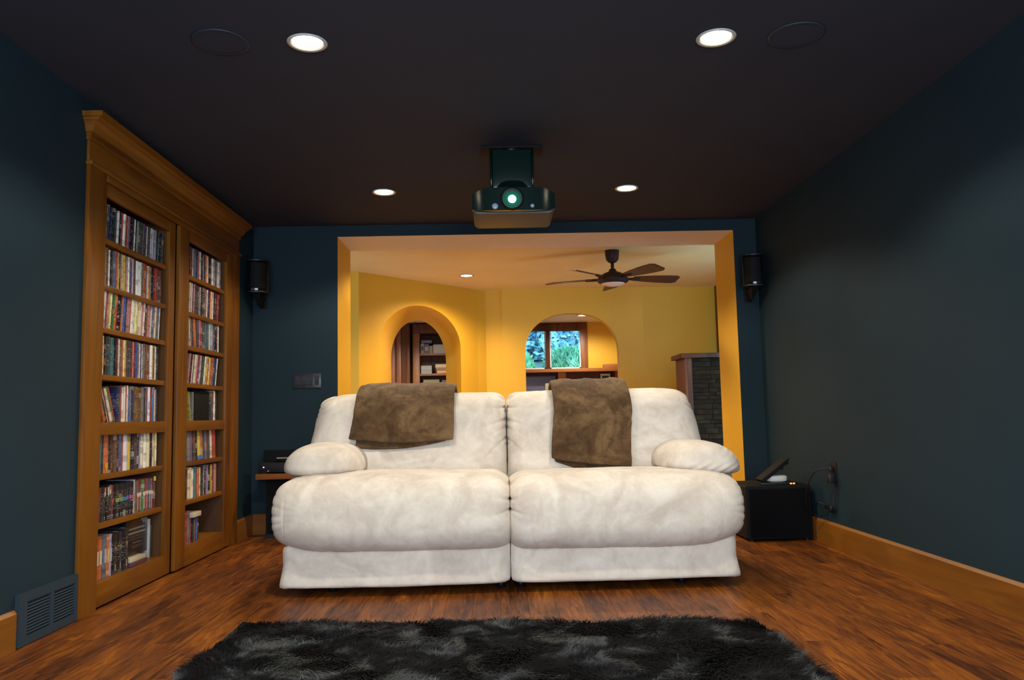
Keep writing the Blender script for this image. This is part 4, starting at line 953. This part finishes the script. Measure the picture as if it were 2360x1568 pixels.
# --- padded footrests (the big front rolls) and seats
def footrest(x0, x1, outer, seed, zl, zr):
    U, F = cube_grid(100, 24, 52, True)
    P = superq(U, 3.1, np.where(U[:, 0]*outer > 0, 6.5, 17.0))
    hx, hy, hz = (x1-x0)/2, 0.34, 0.193
    V = np.empty_like(P); V[:, 0] = (x0+x1)/2+P[:, 0]*hx; V[:, 1] = 4.245+P[:, 1]*hy; V[:, 2] = 0.388+P[:, 2]*hz
    t = (V[:, 0]-x0)/(x1-x0); o = t if outer < 0 else 1-t               # o = 0 at the outer end
    below, up = np.clip(-P[:, 2], 0, 1), np.clip(P[:, 2], 0, 1)
    V[:, 2] += below*(0.030*(1-smoothstep(0.0, 0.22, o))) - below*0.010*np.sin(np.clip(o, 0, 1)*PI)
    V[:, 2] += (zl+(zr-zl)*t) + up*0.010*np.sin(np.clip(o*0.9+0.1, 0, 1)*PI)
    sh = 1-smoothstep(0.0, 0.11, o)
    V[:, 0] += outer*0.014*sh*(1-np.abs(P[:, 2])**2)
    inn = 1-smoothstep(0.0, 0.10, 1-o)
    V[:, 2] -= inn**2*up*0.022; V[:, 1] += inn**2*(P[:, 1] < 0)*0.012
    N = outward(V, F)
    d = 0.008*fnoise(V, 1.9, 2, seed) + 0.0016*fnoise(V*np.array([1.0, 1, 0.6]), 9, 3, seed+5)
    fold = fnoise(V*np.array([1.6, 1.0, 0.30]), 3.4, 2, seed+9); d -= 0.0022*np.exp(-(fold/0.05)**2)
    front = smoothstep(0.2, -0.4, P[:, 1])
    d -= front*tucks(V, N, SEAM, -1 if outer < 0 else 1, [(0.520, 0.5, 0.6, 0.6), (0.456, 0.22, 0.8, 1.0), (0.408, -0.30, 0.8, 1.1)], width=0.0065, length=0.05, amp=0.009)
    e0 = x0 if outer < 0 else x1
    d -= front*tucks(V, N, e0, 1 if outer < 0 else -1, [(0.50, -0.4, 0.7, .7), (0.45, -0.2, 0.9, 0.8), (0.40, 0.0, 0.9, 0.8), (0.36, 0.15, 0.8, .7), (0.32, 0.3, 0.8, .7)], width=0.007, amp=0.006, length=0.06)
    V = V + N*d[:, None]; return V, F
V, F = footrest(-1.118, SEAM, -1, 1.3, 0.0, 0.0); fl_ = npmesh('footrest', V, F, M['suede'], sofa)
V, F = footrest(SEAM, 1.222, 1, 7.9, -0.008, -0.016); fr_ = npmesh('footrest', V, F, M['suede'], sofa)

for (x0, x1) in ((-0.80, 0.046), (0.054, 0.92)):
    U, F = cube_grid(30, 20, 10); P = superq(U, 4, 6, (1, 2))
    V = np.column_stack(((x0+x1)/2+P[:, 0]*(x1-x0)/2, 4.56+P[:, 1]*0.20, 0.445+P[:, 2]*0.075)); V += outward(V, F)*(0.006*fnoise(V, 5, 2, x0))[:, None]
    npmesh('seat_cushion', V, F, M['suede'], sofa)

# --- lower panels
def skirt(x0, x1, zl, zr, outer):
    U, F = cube_grid(40, 6, 14); P = superq(U, 9, 14)
    t = (P[:, 0]+1)/2
    V = np.column_stack((x0+(x1-x0)*t, 4.045+P[:, 1]*0.04, 0.150+P[:, 2]*0.108))
    dn = np.clip(-P[:, 2], 0, 1)
    V[:, 2] += dn*(zl+(zr-zl)*t); o = t if outer < 0 else 1-t
    V[:, 0] += outer*0.022*dn*(1-smoothstep(0, 0.12, o))
    V[:, 1] -= 0.012*dn + 0.010*np.sin(t*PI)
    V[:, 2] += dn*-0.010*(1-smoothstep(0, 0.05, o))
    N = outward(V, F); V = V+N*(0.004*fnoise(V, 3.5, 3, x0+3))[:, None]; return V, F
V, F = skirt(-1.072, SEAM-0.002, 0.0, 0.004, -1); npmesh('lower_panel', V, F, M['suede'], sofa)
V, F = skirt(SEAM+0.002, 1.172, 0.004, 0.006, 1); npmesh('lower_panel', V, F, M['suede'], sofa)

# --- back cushions
def backrest(x0, x1, outer, seed):
    U, F = cube_grid(96, 18, 70, True)
    A = np.abs(U); p = np.where(U[:, 0]*outer > 0, 12.0, 18.0)
    r = (A[:, 0]**p + A[:, 2]**p)**(1/p); sc_ = np.where(r > 1e-9, np.maximum(A[:, 0], A[:, 2])/np.maximum(r, 1e-9), 1)
    X, Zc = U[:, 0]*sc_, U[:, 2]*sc_
    rim = (np.abs(X)**9+np.abs(Zc)**9)**(1/9)
    th = 0.155*np.sqrt(np.clip(1-np.clip(rim, 0, 1)**5.0, 0, 1)) + 0.035
    V = np.column_stack((X, U[:, 1]*th, Zc))
    hx = (x1-x0)/2; xo = X if outer > 0 else -X                # xo = 1 at outer side
    hgt = (Zc+1)/2
    V[:, 0] = (x0+x1)/2 + X*hx
    V[:, 0] += outer*smoothstep(0.3, 1, xo)*(0.065*(1-hgt)-0.006*smoothstep(0.6, 1, hgt))
    V[:, 2] = 0.47 + hgt*0.540
    V[:, 2] -= smoothstep(0.70, 1.0, xo)**2*smoothstep(0.5, 1, hgt)*0.010
    V[:, 2] -= smoothstep(0.88, 1.0, -xo)*smoothstep(0.8, 1, hgt)*0.012
    V[:, 2] += 0.006*np.sin(np.clip(hgt, 0, 1)*PI/2)*np.cos(X*1.4)
    V[:, 1] = 4.70 + 0.20*hgt + U[:, 1]*th
    V[:, 1] -= np.where(U[:, 1] < 0, 1, 0)*(0.026*np.exp(-((hgt-0.80)/0.17)**2)+0.030*np.exp(-((hgt-0.18)/0.16)**2))*(1-rim**6).clip(0, 1)
    N = outward(V, F)
    d = 0.008*fnoise(V, 2.4, 2, seed) + 0.0016*fnoise(V, 10, 3, seed+2)
    fold = fnoise(V*np.array([1.3, 1.0, 0.6]), 3.0, 2, seed+4); d -= 0.0025*np.exp(-(fold/0.05)**2)
    fm = smoothstep(0.3, -0.3, U[:, 1])
    sd = -1 if outer < 0 else 1
    d -= fm*tucks(V, N, SEAM-0.003, sd, [(0.972, 0.15, .5, .8), (0.918, -0.06, 0.7, 1.2), (0.895, 0.35, 0.5, .6), (0.845, -0.35, 0.8, 1.0), (0.80, -0.5, .8, .7), (0.735, -0.85, 1.6, 1.1), (0.70, 0.25, 0.6, .5)], amp=0.014, width=0.0075, length=0.07)
    if outer < 0:      # diagonal creases of the left back below the throw and its gathered top corner
        for (xa, za, sl, w_, am) in ((-0.62, 0.64, -1.5, 0.018, 0.013), (-0.66, 0.60, -0.7, 0.014, 0.006), (-0.45, 0.68, -0.55, 0.02, 0.005), (-0.06, 0.63, 1.4, 0.010, 0.008)):
            q_ = (V[:, 2]-za-sl*(V[:, 0]-xa))/math.sqrt(1+sl*sl); along = np.exp(-(((V[:, 0]-xa)**2+(V[:, 2]-za)**2)/0.11**2)); d -= fm*am*np.exp(-(q_/w_)**2)*along
        d -= fm*tucks(V, N, -1.05, 1, [(0.955, 0.7, .6, 1), (0.925, 0.55, .7, 1), (0.895, 0.3, .8, .8)], amp=0.011, width=0.008, length=0.06)
    else:
        d -= fm*tucks(V, N, 1.15, -1, [(0.935, 0.7, .6, .8), (0.895, 0.5, .7, .8)], amp=0.008, width=0.008, length=0.06)
        for (xa, za, sl, w_, am) in ((0.86, 0.58, -0.45, 0.012, 0.006),):
            q_ = (V[:, 2]-za-sl*(V[:, 0]-xa))/math.sqrt(1+sl*sl); along = np.exp(-(((V[:, 0]-xa)**2+(V[:, 2]-za)**2)/0.10**2)); d -= fm*am*np.exp(-(q_/w_)**2)*along
    V = V+N*d[:, None]; return V, F
V, F = backrest(-1.075, SEAM-0.001, -1, 2.2); bkl = npmesh('back_cushion', V, F, M['suede'], sofa)
V, F = backrest(SEAM+0.001, 1.165, 1, 8.4); bkr = npmesh('back_cushion', V, F, M['suede'], sofa)

# --- pillow-top arms: domed pad over a slab side
def arm(xc, hw, zc, tilt, seed, outer):
    U, F = cube_grid(36, 40, 18); P = superq(U, 2.25, 3.2, (0, 2))
    V = np.column_stack((P[:, 0]*hw, P[:, 1]*0.36, np.where(P[:, 2] > 0, P[:, 2]*0.122, P[:, 2]*0.062)))
    V[:, 2] -= 0.02*np.clip(np.abs(P[:, 0])-0.4, 0, 1)**2*2
    N = outward(V, F); d = 0.006*fnoise(V, 3.5, 2, seed)+0.0016*fnoise(V, 13, 3, seed)
    if outer > 0:
        for k in range(5):
            q_ = V[:, 0]*0.75 - V[:, 2]*1.2 + 0.03 - 0.045*k; d -= 0.007*np.exp(-(q_/0.008)**2)*smoothstep(-.1, -.3, V[:, 1])
    else:
        for k in range(4):
            q_ = V[:, 0]+0.02-0.05*k+V[:, 2]*0.4; d -= 0.004*np.exp(-(q_/0.010)**2)*smoothstep(-.1, -.3, V[:, 1])*smoothstep(0.02, -0.05, V[:, 2])
    V = V+N*d[:, None]
    c, s = math.cos(tilt), math.sin(tilt); x, z = V[:, 0].copy(), V[:, 2].copy()
    V[:, 0] = xc+x*c-z*s; V[:, 2] = zc+x*s+z*c; V[:, 1] += 4.50+0.0*V[:, 1]; return V, F
V, F = arm(-0.945, 0.208, 0.620, 0.0, 3.1, -1); npmesh('arm_pad', V, F, M['suede'], sofa)
V, F = arm(1.085, 0.222, 0.590, -0.075, 6.6, 1); npmesh('arm_pad', V, F, M['suede'], sofa)
for (x0, x1) in ((-1.145, -0.80), (0.93, 1.285)):
    U, F = cube_grid(12, 20, 16); P = superq(U, 8, 8); V = np.column_stack(((x0+x1)/2+P[:, 0]*(x1-x0)/2, 4.68+P[:, 1]*0.36, 0.31+P[:, 2]*0.265)); V += outward(V, F)*(0.004*fnoise(V, 4, 2, x0))[:, None]
    npmesh('arm_side', V, F, M['suede'], sofa)
U, F = cube_grid(30, 8, 20); P = superq(U, 7, 9); V = np.column_stack((0.06+P[:, 0]*1.10, 4.99+P[:, 1]*0.07, 0.49+P[:, 2]*0.44)); npmesh('outer_back', V, F, M['suede'], sofa)
MB().box(-1.02, 1.14, 4.09, 5.0, 0.05, 0.22).build('base_frame', M['blackmatte'], sofa)
for x in (-0.85, 0.0, 0.10, 0.92):
    for y in (4.14, 4.90): MB().lathe([(0.022, 0.0), (0.026, 0.008), (0.018, 0.016), (0.018, 0.052)], (x, y, 0.0), 14).build('foot', M['black'], sofa, smooth='auto')

# ================================================================== THROWS
def bvh_of(objs):
    V, F = [], []
    for o in objs:
        b = len(V); V += [tuple(v.co+ORG[sofa.name]) for v in o.data.vertices]; F += [tuple(i+b for i in p.vertices) for p in o.data.polygons]
    return BVHTree.FromPolygons(V, F)
BVH = bvh_of([bkl, bkr])
def drape(name, xt0, xt1, xb0, xb1, zb, back_len, off, parent, seed, thick, nu=56, wav=0.010):
    """cloth laid over the back: xt = edges at the top, xb = edges at the lower front hem, zb(u) = hem height"""
    nf, nt = 40, 26; rows_ = nf+nt; V = []; C = Vector((0, 4.90, 0.885))
    for i in range(nu+1):
        u = i/nu
        for j in range(rows_+1):
            if j <= nf:
                t = j/nf; x = (xb0+(xb1-xb0)*u)*(1-t)+(xt0+(xt1-xt0)*u)*t
                z = zb(u)*(1-t)+C.z*t; h, n, *_ = BVH.ray_cast(Vector((x, 3.5, z)), Vector((0, 1, 0)))
                p = h if h is not None else Vector((x, 4.7, z)); nrm = Vector((0, -1, 0.0))
            else:
                a = (j-nf)/nt*math.radians(back_len); x = xt0+(xt1-xt0)*u
                dr = Vector((0, math.cos(a), -math.sin(a))); o = Vector((x, C.y, C.z))-dr*0.9
                h, n, *_ = BVH.ray_cast(o, dr); p = h if h is not None else Vector((x, C.y, C.z))-dr*0.13; nrm = -dr
            V.append((p, nrm))
    # smooth the distance so the cloth bridges hollows
    R = rows_+1; D = np.array([[tuple(V[i*R+j][0]) for j in range(R)] for i in range(nu+1)])
    for _ in range(10):
        E = D.copy(); E[:, 1:-1] = (D[:, :-2]+2*D[:, 1:-1]+D[:, 2:])/4; E[1:-1] = (E[:-2]+2*E[1:-1]+E[2:])/4; D = E
    NV = np.array([[tuple(V[i*R+j][1]) for j in range(R)] for i in range(nu+1)])
    flatP = D.reshape(-1, 3); nn = NV.reshape(-1, 3)
    d = off + wav*0.7*fnoise(flatP*np.array([1.0, 0.3, 0.45]), 4.0, 2, seed) + 0.0022*fnoise(flatP, 14, 3, seed+3)
    ridge = fnoise(flatP*np.array([1.5, .3, .7]), 4.5, 2, seed+8); d += 0.005*np.exp(-(ridge/0.05)**2)
    P = flatP + nn*d[:, None]
    # wavy side edges
    ii = np.repeat(np.arange(nu+1), R)
    ed = np.exp(-np.minimum(ii, nu-ii)/3.0); P[:, 0] += ed*0.006*fnoise(P*np.array([0, 1, 1]), 8, 2, seed+1)
    P -= nn*(ed*0.010)[:, None]
    F = [(i*R+j, (i+1)*R+j, (i+1)*R+j+1, i*R+j+1) for i in range(nu) for j in range(rows_)]
    o = npmesh(name, P, F, M['throw'], parent)
    md = o.modifiers.new('thickness', 'SOLIDIFY'); md.thickness = thick; md.offset = 0.0
    s2 = o.modifiers.new('smooth', 'SUBSURF'); s2.levels = 1; s2.render_levels = 1
    return o
t1 = thing('throw_blanket', 'folded brown plush throw over left half of the sofa back, wider one', 'blanket', (-0.55, 4.85, 0.70))
drape('top_fold', -0.825, -0.250, -0.852, -0.256, lambda u: 0.752-0.030*math.sin(min(1, u*1.6)*PI/2)+0.018*u**3, 150, 0.052, t1, 1.7, 0.020)
drape('under_fold', -0.800, -0.27, -0.815, -0.30, lambda u: 0.700-0.014*math.sin(u*PI)+0.03*u**2, 145, 0.020, t1, 5.7, 0.018)
t2 = thing('throw_blanket', 'folded brown plush throw over right half of the sofa back, longer one', 'blanket', (0.55, 4.85, 0.55))
drape('top_fold', 0.324, 0.776, 0.298, 0.738, lambda u: 0.625-0.060*u**0.7, 150, 0.056, t2, 11.2, 0.020)
drape('under_fold', 0.34, 0.755, 0.318, 0.712, lambda u: 0.605-0.066*min(1, u*2.2)-0.002*u, 145, 0.020, t2, 14.9, 0.018)

# ================================================================== SHAG RUG
rug = thing('shag_rug', 'black and grey mottled shag rug on the wood floor before the sofa', 'rug', (-0.03, 2.5, 0))
RX0, RX1, RY0, RY1 = -1.10, 1.035, 1.55, 3.42
nb = 26; pts = []
rr = np.random.RandomState(5)
def edge(a, b, n): return [(a[0]+(b[0]-a[0])*k/n, a[1]+(b[1]-a[1])*k/n) for k in range(n)]
poly = edge((RX0, RY0), (RX1, RY0), nb)+edge((RX1, RY0), (RX1, RY1-0.12), nb)+edge((RX1, RY1-0.12), (RX0, RY1+0.06), nb)+edge((RX0, RY1+0.06), (RX0, RY0), nb)
poly = [(x+rr.uniform(-.008, .008), y+rr.uniform(-.008, .008)) for x, y in poly]
MB().prism(poly, 'z', 0.001, 0.012).build('backing', mat('rug_backing', (0.012, 0.012, 0.013), 0.95, spec=0.05), rug)
NS = 130000
xs = rr.uniform(RX0, RX1, NS); ys = rr.uniform(1.9, RY1+0.06, NS)
far = RY1+0.06-0.18*(xs-RX0)/(RX1-RX0); keep = ys < far; xs, ys = xs[keep], ys[keep]; n = len(xs)
flow = np.array([mnoise.noise(Vector((x*2.6, y*2.6, 1.0))) for x, y in zip(xs, ys)])
flow2 = np.array([mnoise.noise(Vector((x*5.0, y*5.0, 9.0))) for x, y in zip(xs, ys)])
ang = flow*7.0+rr.normal(0, 0.5, n); L = rr.uniform(0.035, 0.062, n)*(1+0.25*flow2); up = 0.55+0.3*flow2+rr.normal(0, 0.12, n)
dx, dy = np.cos(ang), np.sin(ang); tx, ty = -dy, dx; w = rr.uniform(0.0012, 0.0026, n)
b0 = np.column_stack((xs, ys, np.full(n, 0.010)))
mid = b0+np.column_stack((dx*L*0.30, dy*L*0.30, L*0.50*np.clip(up, .3, 1.2)))
tip = b0+np.column_stack((dx*L*0.85, dy*L*0.85, L*0.62*np.clip(up, .25, 1.2)))
T = np.column_stack((tx, ty, np.zeros(n)))*w[:, None]
V = np.stack((b0-T, b0+T, mid+T*0.9, mid-T*0.9, tip), 1).reshape(-1, 3)
me = bpy.data.meshes.new('pile'); i5 = np.arange(n)*5
loops = np.column_stack((i5, i5+1, i5+2, i5+3, i5+3, i5+2, i5+4)).reshape(-1)
me.vertices.add(len(V)); me.vertices.foreach_set('co', (V-np.array(ORG[rug.name])).astype(np.float32).ravel())
me.loops.add(len(loops)); me.loops.foreach_set('vertex_index', loops.astype(np.int32))
ls = np.column_stack((np.arange(n)*7, np.arange(n)*7+4)).ravel(); me.polygons.add(2*n)
me.polygons.foreach_set('loop_start', ls.astype(np.int32)); me.update(calc_edges=True); me.validate()
me.materials.append(M['rug']); pile = bpy.data.objects.new('pile', me); COL.objects.link(pile); pile.parent = rug; pile['kind'] = 'stuff'
